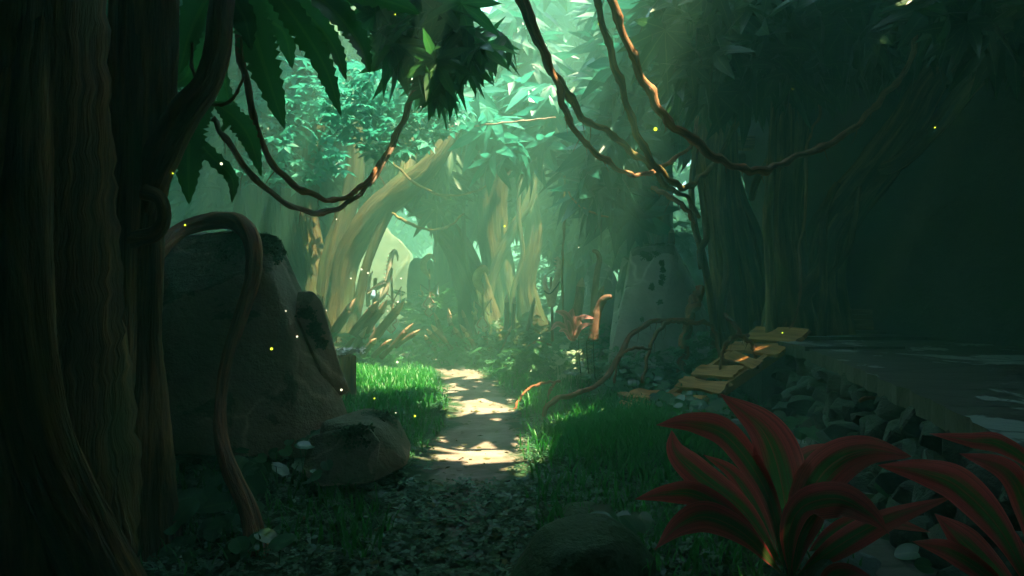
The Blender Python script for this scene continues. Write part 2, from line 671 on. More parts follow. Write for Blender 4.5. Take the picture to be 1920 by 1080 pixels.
def paving_mat(name, dark, pale, amt):
    m = NT(name)
    geo = m.n('ShaderNodeNewGeometry')
    p = geo.outputs['Position']
    n1 = m.noise(1.15, 5, 0.62, p, 0.9)
    n2 = m.noise(6, 5, 0.65, p, 0.4)
    sz = m.n('ShaderNodeSeparateXYZ')
    m.l(geo.outputs['Normal'], sz.inputs[0])
    vo = m.n('ShaderNodeTexVoronoi', feature='DISTANCE_TO_EDGE')
    vo.inputs['Scale'].default_value = 1.1
    m.l(m.mapped(p, (0.8, 1.5, 1)), vo.inputs['Vector'])
    c = m.mix(n2, dark, tuple(x * 1.9 for x in dark))
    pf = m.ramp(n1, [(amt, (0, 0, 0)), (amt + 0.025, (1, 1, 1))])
    c = m.mix(m.math('MULTIPLY', m.math('MULTIPLY', pf, 0.85), m.math('GREATER_THAN', sz.outputs[2], 0.6)), c, pale)  # pale patches where the noise runs high, upward faces only
    ck = m.ramp(vo.outputs['Distance'], [(0.0, (1, 1, 1)), (0.03, (0, 0, 0))])
    c = m.mix(m.math('MULTIPLY', ck, 0.8), c, tuple(x * 0.3 for x in dark))
    return m.finish(m.principled(c, 0.6, m.math('ADD', n2, vo.outputs['Distance']), 0.5, 0.05, 0.4))


def red_leaf_mat(name, edge, edge2, mid):
    m = NT(name)
    a, s = m.attr()
    au = m.math('ABSOLUTE', s.outputs[0])
    st = m.noise(1.0, 3, 0.6, m.mapped(a.outputs['Vector'], (7, 0.7, 5)), 0.3)
    f = m.math('ADD', au, m.math('MULTIPLY', m.math('SUBTRACT', st, 0.5), 0.9))
    f = m.math('ADD', f, m.math('MULTIPLY', m.math('SUBTRACT', s.outputs[1], 0.5), 0.9))
    c = m.ramp(f, [(0.22, mid), (0.50, edge2), (0.90, edge)])
    rib = m.math('MULTIPLY', m.math('LESS_THAN', au, 0.035), 0.4)
    c = m.mix(rib, c, edge)
    rim = m.math('MULTIPLY', m.math('GREATER_THAN', au, 0.93), 0.8)
    c = m.mix(rim, c, tuple(min(1, x * 1.4) for x in edge))
    st2 = m.noise(1.0, 2, 0.5, m.mapped(a.outputs['Vector'], (22, 0.5, 5), (3, 0, 0)), 0.1)
    c = m.mix(m.math('MULTIPLY', m.ramp(st2, [(0.5, (0, 0, 0)), (0.62, (1, 1, 1))]), 0.45), c, tuple(x * 0.3 for x in edge2))
    p = m.principled(c, 0.42, m.math('ADD', st, st2), 0.35, 0.01, 0.5)
    tr = m.n('ShaderNodeBsdfTranslucent')
    m.l(c, tr.inputs[0])
    ms = m.n('ShaderNodeMixShader')
    ms.inputs[0].default_value = 0.4
    m.l(p, ms.inputs[1])
    m.l(tr.outputs[0], ms.inputs[2])
    return m.finish(ms.outputs[0])


def glow_mat(name, col, st):
    m = NT(name)
    e = m.n('ShaderNodeEmission')
    e.inputs[0].default_value = (*col, 1)
    e.inputs[1].default_value = st
    return m.finish(e.outputs[0])


M = dict(
    soil=ground_mat(), path=path_mat(),
    bark_near=bark_mat('dark_bark', (0.11, 0.058, 0.026), (0.42, 0.21, 0.07), (0.10, 0.11, 0.025), 0.55, 0.8),
    bark_mid=bark_mat('olive_bark', (0.10, 0.065, 0.03), (0.38, 0.26, 0.10), (0.07, 0.10, 0.03), 0.5, 1.0),
    bark_far=bark_mat('pale_bark', (0.038, 0.030, 0.013), (0.11, 0.085, 0.028), (0.06, 0.10, 0.03), 0.5, 1.0),
    vine=bark_mat('vine_bark', (0.22, 0.095, 0.042), (0.50, 0.25, 0.12), (0.10, 0.09, 0.03), 0.25, 3.0),
    vine_moss=bark_mat('mossy_vine_bark', (0.12, 0.08, 0.03), (0.34, 0.24, 0.07), (0.06, 0.085, 0.02), 0.6, 3.0),
    vine_pale=bark_mat('pale_vine_bark', (0.24, 0.15, 0.10), (0.55, 0.42, 0.33), (0.2, 0.16, 0.1), 0.2, 3.0),
    root=bark_mat('root_bark', (0.17, 0.06, 0.026), (0.38, 0.15, 0.06), (0.07, 0.06, 0.02), 0.3, 2.0),
    rock_near=rock_mat('brown_rock', (0.33, 0.26, 0.19), (0.46, 0.38, 0.29), scale=1.0),
    rock_grey=rock_mat('grey_rock', (0.42, 0.46, 0.47), (0.60, 0.64, 0.65), scale=0.9, vein=0.45),
    rock_pale=rock_mat('pale_rock', (0.30, 0.38, 0.42), (0.45, 0.54, 0.58), scale=1.2, moss_amt=0.5),
    rock_moss=rock_mat('mossy_rock', (0.10, 0.085, 0.07), (0.16, 0.14, 0.11), (0.025, 0.075, 0.018), 0.9, 1.3, 0.15),
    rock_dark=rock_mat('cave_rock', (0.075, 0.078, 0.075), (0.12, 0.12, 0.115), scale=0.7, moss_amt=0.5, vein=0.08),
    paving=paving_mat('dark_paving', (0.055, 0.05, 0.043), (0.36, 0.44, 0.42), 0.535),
    floor=paving_mat('pale_patch_paving', (0.075, 0.07, 0.062), (0.36, 0.43, 0.41), 0.56),
    plank=wood_mat('orange_plank', (0.42, 0.18, 0.045), (0.64, 0.34, 0.11)),
    crate=wood_mat('dark_crate_wood', (0.12, 0.055, 0.03), (0.22, 0.11, 0.06)),
    stake=wood_mat('stake_wood', (0.17, 0.085, 0.05), (0.32, 0.19, 0.12), 14, 2.5),
    tip=wood_mat('cut_wood', (0.50, 0.33, 0.20), (0.66, 0.50, 0.34), 10, 2),
    bone=plain_mat('bone', (0.42, 0.36, 0.26), (0.62, 0.56, 0.44), 9, 0.5),
    bone_yellow=plain_mat('yellowed_bone', (0.36, 0.26, 0.10), (0.50, 0.40, 0.18), 9, 0.5),
    iron=plain_mat('dark_iron', (0.04, 0.03, 0.026), (0.09, 0.06, 0.045), 20, 0.45),
    red_paint=plain_mat('red_paint', (0.35, 0.05, 0.03), (0.50, 0.10, 0.06), 20, 0.6),
    hide=plain_mat('pale_hide', (0.42, 0.36, 0.30), (0.60, 0.52, 0.44), 14, 0.8),
    blue_cloth=plain_mat('blue_cloth', (0.16, 0.28, 0.45), (0.26, 0.42, 0.60), 10, 0.8),
    lichen=plain_mat('white_lichen', (0.45, 0.48, 0.47), (0.75, 0.77, 0.75), 30, 0.9),
    dead=plain_mat('leaf_litter', (0.05, 0.055, 0.015), (0.14, 0.13, 0.03), 8, 0.8),
    grass=leaf_mat('grass', (0.010, 0.13, 0.018), (0.035, 0.33, 0.04), 0.35, 0.5, (0.03, 0.14, 0.03)),
    clover=leaf_mat('clover_leaf', (0.014, 0.07, 0.024), (0.05, 0.20, 0.08), 0.25, 0.5, (0.04, 0.12, 0.06)),
    moss=leaf_mat('moss', (0.012, 0.05, 0.014), (0.03, 0.11, 0.03), 0.1, 0.9),
    canopy=leaf_mat('canopy_leaf', (0.015, 0.06, 0.024), (0.035, 0.12, 0.045), 0.30, 0.5),
    dark_leaf=leaf_mat('dark_leaf', (0.012, 0.05, 0.020), (0.030, 0.10, 0.032), 0.30, 0.42),
    star_leaf=leaf_mat('star_leaf', (0.022, 0.11, 0.04), (0.06, 0.22, 0.075), 0.40, 0.42),
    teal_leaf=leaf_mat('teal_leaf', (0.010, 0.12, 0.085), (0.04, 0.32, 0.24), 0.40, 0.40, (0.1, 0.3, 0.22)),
    banana=leaf_mat('banana_leaf', (0.018, 0.10, 0.028), (0.035, 0.18, 0.04), 0.5, 0.36, (0.14, 0.30, 0.06)),
    heart=leaf_mat('heart_leaf', (0.022, 0.10, 0.035), (0.07, 0.24, 0.10), 0.35, 0.38, (0.10, 0.24, 0.08)),
    cream_leaf=leaf_mat('pale_leaf', (0.14, 0.26, 0.13), (0.42, 0.52, 0.33), 0.3, 0.5, (0.4, 0.5, 0.3)),
    red_leaf=red_leaf_mat('red_leaf', (0.88, 0.13, 0.14), (0.72, 0.09, 0.10), (0.09, 0.24, 0.06)),
    pink_leaf=red_leaf_mat('pink_leaf', (0.62, 0.26, 0.24), (0.50, 0.20, 0.18), (0.28, 0.18, 0.12)),
    glow_y=glow_mat('firefly_yellow', (0.62, 0.80, 0.04), 0.30),
    glow_w=glow_mat('firefly_white', (1.0, 0.95, 0.60), 0.22),
    far_wall=plain_mat('far_stone', (0.16, 0.19, 0.10), (0.24, 0.27, 0.15), 2, 0.8),
    stem=plain_mat('green_stem', (0.03, 0.07, 0.03), (0.06, 0.12, 0.05), 8, 0.6),
)


# ------------------------------------------------------------------ large structure: ground, path, floor
def grid_sheet(name, xs, ys, mat, dz=0.0, fn=None):
    X, Y = np.meshgrid(xs, ys)
    Z = hgt(X, Y) + dz
    v = np.stack([X, Y, Z], -1).reshape(-1, 3)
    nx, ny = len(xs), len(ys)
    i, j = np.meshgrid(np.arange(ny - 1), np.arange(nx - 1), indexing='ij')
    f = np.stack([i * nx + j, i * nx + j + 1, (i + 1) * nx + j + 1, (i + 1) * nx + j], -1).reshape(-1, 4)
    mb = MB()
    mb.add(v, f)
    return mb.build(name, mat)


xs = np.concatenate([np.linspace(-160, -18, 20)[:-1], np.linspace(-18, -5, 30)[:-1], np.linspace(-5, 6, 111)[:-1], np.linspace(6, 18, 30)[:-1], np.linspace(18, 160, 20)])
ys = np.concatenate([np.linspace(-40, 0, 24)[:-1], np.linspace(0, 18, 161)[:-1], np.linspace(18, 40, 40)[:-1], np.linspace(40, 200, 40)])
o = grid_sheet('ground', xs, ys, M['soil'])
o['kind'] = 'structure'

# the trodden path, a sheet on the ground
mb = MB()
c = catmull([(x, y, 0) for x, y in PATH], 150)
tt = np.gradient(c, axis=0)
tt /= np.linalg.norm(tt, axis=1)[:, None]
nn = np.stack([tt[:, 1], -tt[:, 0], 0 * tt[:, 0]], -1)
k = 17
us = np.linspace(-1, 1, k)
wd = 0.66 + 0.12 * np.sin(np.arange(150) * 0.19) + 0.08 * np.sin(np.arange(150) * 0.47)
v = c[:, None] + nn[:, None] * (us[None, :, None] * wd[:, None, None])
v[..., 2] = hgt(v[..., 0], v[..., 1]) + 0.006 - 0.03 * (np.abs(us)[None] > 0.95)
at = np.zeros_like(v)
at[..., 0] = np.abs(us)[None]
at[..., 1] = np.linspace(0, 1, 150)[:, None]
i, j = np.meshgrid(np.arange(149), np.arange(k - 1), indexing='ij')
f = np.stack([i * k + j, i * k + j + 1, (i + 1) * k + j + 1, (i + 1) * k + j], -1).reshape(-1, 4)
mb.add(v.reshape(-1, 3), f, at.reshape(-1, 3))
o = mb.build('path', M['path'])
o['kind'] = 'structure'


def in_poly(x, y, poly):
    r = np.zeros(len(x), bool)
    for (x1, y1), (x2, y2) in zip(poly, poly[1:] + poly[:1]):
        r ^= ((y1 > y) != (y2 > y)) & (x < (x2 - x1) * (y - y1) / ((y2 - y1) or 1e-9) + x1)
    return r


def slab(mb, poly, z0, z1, n_in=1, jit=0.0):
    """a prism over a polygon"""
    k = len(poly)
    v = [(x, y, z0) for x, y in poly] + [(x, y, z1 + random.uniform(-jit, jit)) for x, y in poly]
    f4 = [(i, (i + 1) % k, k + (i + 1) % k, k + i) for i in range(k)]
    tri = tessellate_polygon([[Vector((x, y, 0)) for x, y in poly]])
    f3 = []
    for a, b, c in tri:
        pa, pb, pc = poly[a], poly[b], poly[c]
        if (pb[0] - pa[0]) * (pc[1] - pa[1]) - (pb[1] - pa[1]) * (pc[0] - pa[0]) < 0:
            b, c = c, b
        f3 += [(k + a, k + b, k + c), (a, c, b)]
    mb.add(v, [np.array(f4), np.array(f3)])


# lower stone floor on the right, at the foot of the ledge
mb = MB()
poly = [(1.95, 4.0), (2.0, 5.2), (2.3, 6.1), (2.15, 7.0), (2.45, 7.8), (3.5, 8.3), (3.5, 6), (3.2, 4), (2.9, 2.6), (2.0, 3.0)]
slab(mb, poly, -0.2, 0.05)
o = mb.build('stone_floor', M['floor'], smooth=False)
o['kind'] = 'structure'


# ------------------------------------------------------------------ rocks
def rock_mesh(name, pts, mat, parent=None, origin=None, bevel=0.06, sub=2, amp=0.04, freq=1.2):
    bm = bmesh.new()
    o0 = Vector(parent['_base']) if parent else Vector(origin or (0, 0, 0))
    for p in pts:
        bm.verts.new(Vector(p) - o0)
    r = bmesh.ops.convex_hull(bm, input=bm.verts)
    junk = [g for g in r['geom_interior'] if isinstance(g, bmesh.types.BMVert)]
    if junk:
        bmesh.ops.delete(bm, geom=junk, context='VERTS')
    bmesh.ops.dissolve_limit(bm, angle_limit=math.radians(12), verts=bm.verts[:], edges=bm.edges[:])
    if bevel:
        bmesh.ops.bevel(bm, geom=bm.edges[:] + bm.verts[:], offset=bevel, segments=2, profile=0.6, affect='EDGES', clamp_overlap=True)
    bmesh.ops.triangulate(bm, faces=bm.faces[:])
    for _ in range(sub):
        long = [e for e in bm.edges if e.calc_length() > 0.12]
        if long:
            bmesh.ops.subdivide_edges(bm, edges=long, cuts=1)
            bmesh.ops.triangulate(bm, faces=bm.faces[:])
    bm.normal_update()
    seed = Vector((random.random() * 50, random.random() * 50, 0))
    for v_ in bm.verts:
        d = noise.fractal((v_.co + seed) * freq, 1.0, 2.0, 4) * amp
        v_.co += v_.normal * d
    bm.normal_update()
    me = bpy.data.meshes.new(name)
    for f_ in bm.faces:
        f_.smooth = True
    bm.to_mesh(me)
    bm.free()
    me.materials.append(mat)
    me.set_sharp_from_angle(angle=math.radians(35))
    o = bpy.data.objects.new(name, me)
    COL.objects.link(o)
    if parent:
        o.parent = parent
    else:
        o.location = o0
    return o


def moss_patch(parent, spots, name='moss'):
    """soft moss tufts clinging to a rock: many tiny leaves round each spot (p, normal, radius)"""
    mb = MB()
    for (p, nrm, r, n) in spots:
        nrm = Vector(nrm).normalized()
        a = nrm.orthogonal().normalized()
        b = nrm.cross(a)
        u = RNG.normal(size=(n, 2)) * r * 0.55
        tree_ = [(BVHTree.FromPolygons([v_.co for v_ in ch.data.vertices], [list(f_.vertices) for f_ in ch.data.polygons]), Vector(parent['_base'])) for ch in parent.children if ch.type == 'MESH']
        loc = np.array(p)[None] + u[:, :1] * np.array(a)[None] + u[:, 1:] * np.array(b)[None] + np.array(nrm)[None] * RNG.uniform(0, 0.03, (n, 1))
        good, rm = [], []
        for q in loc:
            best = None
            for bv, o_ in tree_:
                hit = bv.ray_cast(Vector(q) + nrm * 0.8 - o_, -nrm, 1.6)
                if hit[0] is not None and (best is None or hit[3] < best[3]):
                    best = (hit[0] + o_, hit[1], 0, hit[3])
            if best:
                nn_ = best[1] if best[1].dot(nrm) > 0 else -best[1]
                good.append(list(best[0] + nn_ * random.uniform(0.0, 0.012)))
                rm.append(np.array(nn_.to_track_quat('Z', 'Y').to_matrix() @ Matrix.Rotation(random.uniform(0, 6.3), 3, 'Z') @ Matrix.Rotation(random.gauss(0, .35), 3, 'X')) * random.uniform(0.018, 0.042))
        if good:
            mb.instances(T_CLOVER, np.array(rm), np.array(good))
    return mb.build(name, M['moss'], parent)


# big boulder on the left
b0 = (-2.6, 6.3, 0)
rk = thing('boulder', 'tall brown boulder under the arching root on the left', 'boulder', b0)
pl = lambda px, py, Y: tuple(P(px, py, Y))
rock_mesh('body', [pl(296, 470, 6.4), pl(335, 438, 6.5), pl(430, 430, 6.35), pl(505, 438, 6.3), pl(528, 450, 6.35), pl(574, 546, 6.3), pl(655, 740, 6.2), pl(676, 840, 6.0),
                   pl(270, 850, 5.55), pl(420, 860, 5.45), pl(560, 860, 5.6), pl(330, 560, 5.95), pl(440, 545, 5.9), pl(505, 500, 6.0), pl(545, 640, 5.85), pl(480, 560, 5.88),
                   pl(330, 440, 7.6), pl(560, 550, 7.7), pl(650, 800, 7.8), pl(300, 800, 7.8), pl(520, 460, 7.4)], M['rock_near'], rk, amp=0.03, sub=3, bevel=0.035)
rock_mesh('shelf', [pl(545, 547, 6.2), pl(588, 544, 6.2), pl(602, 562, 6.2), pl(640, 655, 6.15), pl(657, 735, 6.1), pl(560, 600, 6.0), pl(600, 690, 5.95), pl(560, 560, 6.9), pl(640, 700, 7.0), pl(600, 760, 6.0), pl(530, 600, 6.15)], M['rock_near'], rk, amp=0.02, sub=3, bevel=0.03)
moss_patch(rk, [(pl(505, 442, 6.3), (0, 0, 1), 0.12, 300), (pl(515, 470, 6.2), (0.7, -0.7, 0.2), 0.10, 120), (pl(450, 436, 6.3), (0, 0, 1), 0.2, 250),
                (pl(575, 585, 6.05), (0.3, -0.9, 0.3), 0.05, 90), (pl(590, 615, 6.02), (0.3, -0.9, 0.3), 0.05, 110), (pl(603, 640, 6.0), (0.4, -0.9, 0.3), 0.04, 70)])

rk = thing('boulder', 'low cracked brown boulder between the tall boulder and the path', 'boulder', (-1.75, 5.6, 0))
rock_mesh('body', [pl(600, 790, 5.6), pl(690, 765, 5.9), pl(745, 785, 5.8), pl(772, 835, 5.7), pl(765, 875, 5.4), pl(700, 905, 5.2), pl(600, 920, 5.2), pl(700, 800, 5.35), pl(690, 770, 6.6), pl(760, 850, 6.4), pl(620, 800, 6.5)],
          M['rock_near'], rk, amp=0.03, bevel=0.05)
rock_mesh('split_block', [pl(575, 815, 5.3), pl(640, 800, 5.3), pl(690, 800, 5.2), pl(712, 830, 5.15), pl(705, 905, 5.0), pl(600, 915, 4.95), pl(560, 890, 5.1), pl(640, 810, 5.6), pl(700, 820, 5.5)],
          M['rock_near'], rk, amp=0.03, bevel=0.05)
moss_patch(rk, [(pl(665, 800, 5.25), (0, -0.3, 1), 0.12, 220), (pl(720, 778, 5.7), (0, 0, 1), 0.12, 120)])

# the block with a crust of white lichen just behind the boulder
st = thing('stump', 'dark cut stump topped with white lichen, by the tall boulder', 'stump', tuple(P(648, 690, 8.6)))
mb = MB()
bx, by = P(648, 690, 8.6).x, 8.6
tube(mb, [(bx, by, 0), (bx, by, 0.3), (bx, by, 0.72)], [0.17, 0.13, 0.13], 8, 14, 0.12, 5)
mb.build('trunk', M['bark_near'], st)
mb = MB()
n = 320
q = RNG.normal(size=(n, 2)) * 0.07
mb.instances(T_CLOVER, rot_mats(RNG.uniform(0, 6, n), RNG.uniform(-.8, .8, n), RNG.uniform(-.5, .5, n), RNG.uniform(0.02, 0.05, n)), np.stack([bx + q[:, 0], by + q[:, 1], 0.76 + RNG.uniform(0, .05, n)], -1))
mb.build('lichen_crust', M['lichen'], st)

# rocks on the right
rk = thing('boulder', 'large flat-topped grey boulder behind the arching roots', 'boulder', (2.6, 11.5, 0))
rock_mesh('body', [pl(1183, 466, 11.6), pl(1262, 456, 11.5), pl(1215, 459, 11.4), pl(1282, 490, 11.5), pl(1330, 600, 11.4), pl(1345, 690, 11.0), pl(1160, 560, 11.5), pl(1140, 690, 11.0), pl(1250, 690, 10.8), pl(1180, 560, 11.05),
                   pl(1185, 480, 11.15), pl(1262, 475, 11.1), pl(1240, 600, 10.85), pl(1200, 470, 13), pl(1290, 500, 13), pl(1330, 690, 13), pl(1150, 690, 13)], M['rock_grey'], rk, amp=0.03, bevel=0.03, sub=3)
rock_mesh('side_flake', [pl(1150, 560, 11.5), pl(1185, 490, 11.6), pl(1170, 480, 12), pl(1172, 600, 11.2), pl(1140, 690, 11.2), pl(1175, 690, 11.1), pl(1140, 690, 12), pl(1160, 520, 12.2)], M['rock_grey'], rk, amp=0.04, bevel=0.03)
moss_patch(rk, [(pl(1225, 459, 11.6), (0, 0, 1), 0.24, 260), (pl(1212, 474, 11.0), (0, -1, 0.2), 0.05, 60), (pl(1219, 480, 11.0), (0, -1, 0.2), 0.05, 60), (pl(1243, 492, 11.0), (0, -1, 0.2), 0.03, 40), (pl(1244, 505, 11.0), (0, -1, 0.2), 0.03, 40), (pl(1242, 520, 11.0), (0, -1, 0.2), 0.035, 40), (pl(1239, 530, 11.0), (0, -1, 0.2), 0.03, 30), (pl(1223, 540, 11.0), (0, -1, 0.2), 0.03, 25), (pl(1221, 535, 11.0), (0, -1, 0.2), 0.02, 20), (pl(1236, 568, 11.0), (0, -1, 0.2), 0.03, 25), (pl(1203, 600, 11.0), (0, -1, 0.2), 0.02, 12), (pl(1232, 472, 11.0), (0, -1, 0.2), 0.04, 40)])
o = rock_mesh('boulder', [pl(1100, 500, 13.6), pl(1130, 485, 13.6), pl(1150, 500, 13.5), pl(1162, 560, 13.4), pl(1165, 690, 13.2), pl(1075, 580, 13.4), pl(1068, 690, 13.2), pl(1110, 560, 13.0), pl(1120, 690, 12.8), pl(1110, 500, 14.6), pl(1165, 560, 14.8), pl(1075, 650, 14.8)], M['rock_pale'], None, (1.9, 13.5, 0), amp=0.06, bevel=0.06)
tag(o, 'pale blue-grey boulder in sunlight behind the hooked tusk', 'boulder')
o = rock_mesh('boulder', [pl(1245, 450, 19), pl(1290, 432, 19), pl(1325, 460, 19), pl(1350, 560, 19), pl(1240, 640, 18.6), pl(1350, 640, 18.6), pl(1300, 500, 18.3), pl(1260, 440, 21), pl(1340, 500, 21), pl(1300, 640, 21)], M['rock_pale'], None, (5.2, 19, 0), amp=0.1, bevel=0.12)
tag(o, 'bright white boulder in the clearing behind the vine-hung trees', 'boulder')
o = rock_mesh('boulder', [pl(764, 500, 24), pl(775, 484, 24), pl(806, 482, 24), pl(815, 500, 24), pl(820, 620, 24), pl(762, 620, 24), pl(790, 620, 23.5), pl(770, 490, 25), pl(812, 492, 25), pl(765, 620, 25), pl(818, 620, 25)], M['far_wall'], None, (-3.7, 25, 0), amp=0.06, bevel=0.1)
tag(o, 'upright pale standing stone in the far clearing', 'boulder')
o = rock_mesh('boulder', [pl(950, 1080, 3.5), pl(930, 1120, 3.4), pl(1010, 985, 3.6), pl(1060, 965, 3.7), pl(1130, 962, 3.7), pl(1190, 1000, 3.65), pl(1235, 1060, 3.6), pl(1240, 1130, 3.5), pl(1060, 1040, 3.3), pl(1150, 1030, 3.3), pl(1000, 1120, 3.2), pl(1180, 1120, 3.2),
                   pl(1010, 1000, 4.2), pl(1170, 1000, 4.2), pl(1230, 1080, 4.1)], M['rock_moss'], None, (0.3, 3.55, 0), amp=0.03, bevel=0.05)
tag(o, 'mossy green boulder in the foreground beside the path', 'boulder')
o = rock_mesh('boulder', [pl(1040, 960, 4.5), pl(1060, 936, 4.5), pl(1110, 934, 4.5), pl(1142, 955, 4.5), pl(1150, 990, 4.4), pl(1030, 990, 4.4), pl(1090, 975, 4.2), pl(1060, 945, 5), pl(1130, 950, 5)], M['rock_moss'], None, (0.5, 4.5, 0), amp=0.03, bevel=0.04)
tag(o, 'small dark stone behind the mossy foreground boulder', 'boulder')
o = rock_mesh('boulder', [pl(1500, 1030, 3.75), pl(1560, 1018, 3.8), pl(1640, 1040, 3.8), pl(1680, 1080, 3.7), pl(1500, 1110, 3.5), pl(1680, 1130, 3.5), pl(1560, 1040, 3.5), pl(1540, 1050, 4.3), pl(1660, 1070, 4.2)], M['rock_pale'], None, (1.7, 3.6, 0), amp=0.02, bevel=0.04)
tag(o, 'pale flat stone beneath the red-leaved plant', 'boulder')

# ------------------------------------------------------------------ the ledge, its stones, the cave behind
PZ = 0.9
ledge = thing('stone_ledge', 'raised dark paved ledge with a rubble face at the right', 'ledge', (5, 6, 0))
mb = MB()
edge = [(3.50, 8.6), (3.42, 7.9), (3.30, 7.2), (3.12, 6.3), (2.95, 5.6), (2.80, 4.9), (2.62, 4.2), (2.45, 3.6), (2.25, 2.9), (2.05, 1.6)]
back = [(9.0, 1.4), (9.0, 11.5), (3.6, 11.5), (3.5, 10.2), (3.45, 9.2)]
rag = [(q[0] + random.uniform(-.025, .025), q[1]) for q in catmull([(x, y, 0) for x, y in edge], 46)]
slab(mb, rag + back, PZ - 0.14, PZ)
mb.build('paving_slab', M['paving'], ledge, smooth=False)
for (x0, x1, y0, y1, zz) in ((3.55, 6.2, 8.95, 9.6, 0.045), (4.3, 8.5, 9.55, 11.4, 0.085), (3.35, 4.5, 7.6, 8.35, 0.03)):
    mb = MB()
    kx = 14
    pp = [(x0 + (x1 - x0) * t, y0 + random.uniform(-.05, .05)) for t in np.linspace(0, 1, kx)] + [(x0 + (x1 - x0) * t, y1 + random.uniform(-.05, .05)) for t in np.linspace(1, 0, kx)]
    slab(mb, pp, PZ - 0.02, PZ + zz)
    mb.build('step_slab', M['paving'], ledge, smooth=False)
stone_variants = []
for k in range(5):
    bm = bmesh.new()
    for _ in range(13):
        q = Vector((random.gauss(0, 1), random.gauss(0, 1), random.gauss(0, 1))).normalized() * random.uniform(.42, .58)
        bm.verts.new(q)
    r_ = bmesh.ops.convex_hull(bm, input=bm.verts)
    bmesh.ops.bevel(bm, geom=bm.edges[:] + bm.verts[:], offset=0.035, segments=1, affect='EDGES', clamp_overlap=True)
    me = bpy.data.meshes.new('rubble_stone')
    bm.to_mesh(me)
    bm.free()
    me.materials.append(M['rock_dark'])
    stone_variants.append(me)
ec = catmull([(x, y, 0) for x, y in edge], 40)
for row in range(4):
    for q in range(23):
        t = (q + 0.5 * (row % 2) + random.uniform(-.2, .2)) / 23
        i_ = min(38, int(t * 39))
        x, y = ec[i_][0], ec[i_][1]
        o = bpy.data.objects.new('rubble_stone', stone_variants[(row * 7 + q * 3) % 5])
        COL.objects.link(o)
        o.parent = ledge
        o.location = (x + 0.10 - 0.055 * (3 - row) + random.uniform(-.03, .03) - 5, y - 6, 0.10 + row * 0.19 + random.uniform(-.03, .03))
        s_ = random.uniform(0.8, 1.25)
        o.scale = (0.30 * s_, 0.42 * s_, 0.27 * random.uniform(.85, 1.2))
        o.rotation_euler = (random.uniform(-.3, .3), random.uniform(-.3, .3), random.uniform(0, 6))
mb = MB()
pp = [(edge[i_][0] + 0.14, edge[i_][1]) for i_ in range(len(edge))]
slab(mb, pp + back, -0.3, PZ - 0.15)
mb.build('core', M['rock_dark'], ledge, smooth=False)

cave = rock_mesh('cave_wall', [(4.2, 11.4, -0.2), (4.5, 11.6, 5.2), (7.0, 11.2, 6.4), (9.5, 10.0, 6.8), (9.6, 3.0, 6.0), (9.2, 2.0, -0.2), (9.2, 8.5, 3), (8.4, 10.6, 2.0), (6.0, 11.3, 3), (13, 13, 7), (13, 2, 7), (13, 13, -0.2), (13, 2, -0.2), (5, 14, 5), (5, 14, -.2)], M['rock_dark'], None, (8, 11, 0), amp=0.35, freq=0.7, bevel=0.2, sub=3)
tag(cave, 'dark rock wall of the hollow behind the ledge', 'rock wall')
bm = bmesh.new()
bmesh.ops.create_icosphere(bm, subdivisions=4, radius=1.0)
for v_ in bm.verts:
    v_.co = v_.co * (1 + 0.10 * noise.noise(v_.co * 1.6)) + v_.co * 0.03 * noise.noise(v_.co * 6)
    v_.co = Vector((v_.co.x * 1.55, v_.co.y * 1.1, v_.co.z * 1.25))
me = bpy.data.meshes.new('boulder')
for f_ in bm.faces:
    f_.smooth = True
bm.to_mesh(me)
bm.free()
me.materials.append(M['rock_dark'])
o = bpy.data.objects.new('boulder', me)
o.location = (6.9, 9.9, 2.0)
COL.objects.link(o)
tag(o, 'big rounded mossy boulder in the dark above the chests', 'boulder')


def box(mb, c, s, rz=0.0, ry=0.0, rx=0.0, bev=0.0, along=0):
    """a box with chamfered edges; uv runs along its longest side"""
    c = np.array(c, float)
    s = np.array(s, float) / 2
    b = bev or min(s) * 0.18
    vs = []
    for sx in (-1, 1):
        for sy in (-1, 1):
            for sz in (-1, 1):
                for ax in range(3):
                    q = s - b
                    q = q.copy()
                    q[ax] = s[ax]
                    vs.append(q * np.array((sx, sy, sz)))
    bm = bmesh.new()
    for q in vs:
        bm.verts.new(q)
    bmesh.ops.convex_hull(bm, input=bm.verts)
    bm.verts.index_update()
    R = Matrix.Rotation(rz, 3, 'Z') @ Matrix.Rotation(ry, 3, 'Y') @ Matrix.Rotation(rx, 3, 'X')
    V = np.array([list(R @ v_.co) for v_ in bm.verts]) + c
    loc = np.array([list(v_.co) for v_ in bm.verts])
    order = np.argsort(-s)
    at = np.zeros((len(V), 3))
    at[:, 0] = loc[:, order[1]] + loc[:, order[2]]
    at[:, 1] = loc[:, order[0]]
    at[:, 2] = random.random()
    tri = [[v_.index for v_ in f_.verts] for f_ in bm.faces]
    bm.free()
    t3 = [t for t in tri if len(t) == 3]
    t4 = [t for t in tri if len(t) == 4]
    fs = []
    if t3:
        fs.append(np.array(t3))
    if t4:
        fs.append(np.array(t4))
    mb.add(V, fs, at)


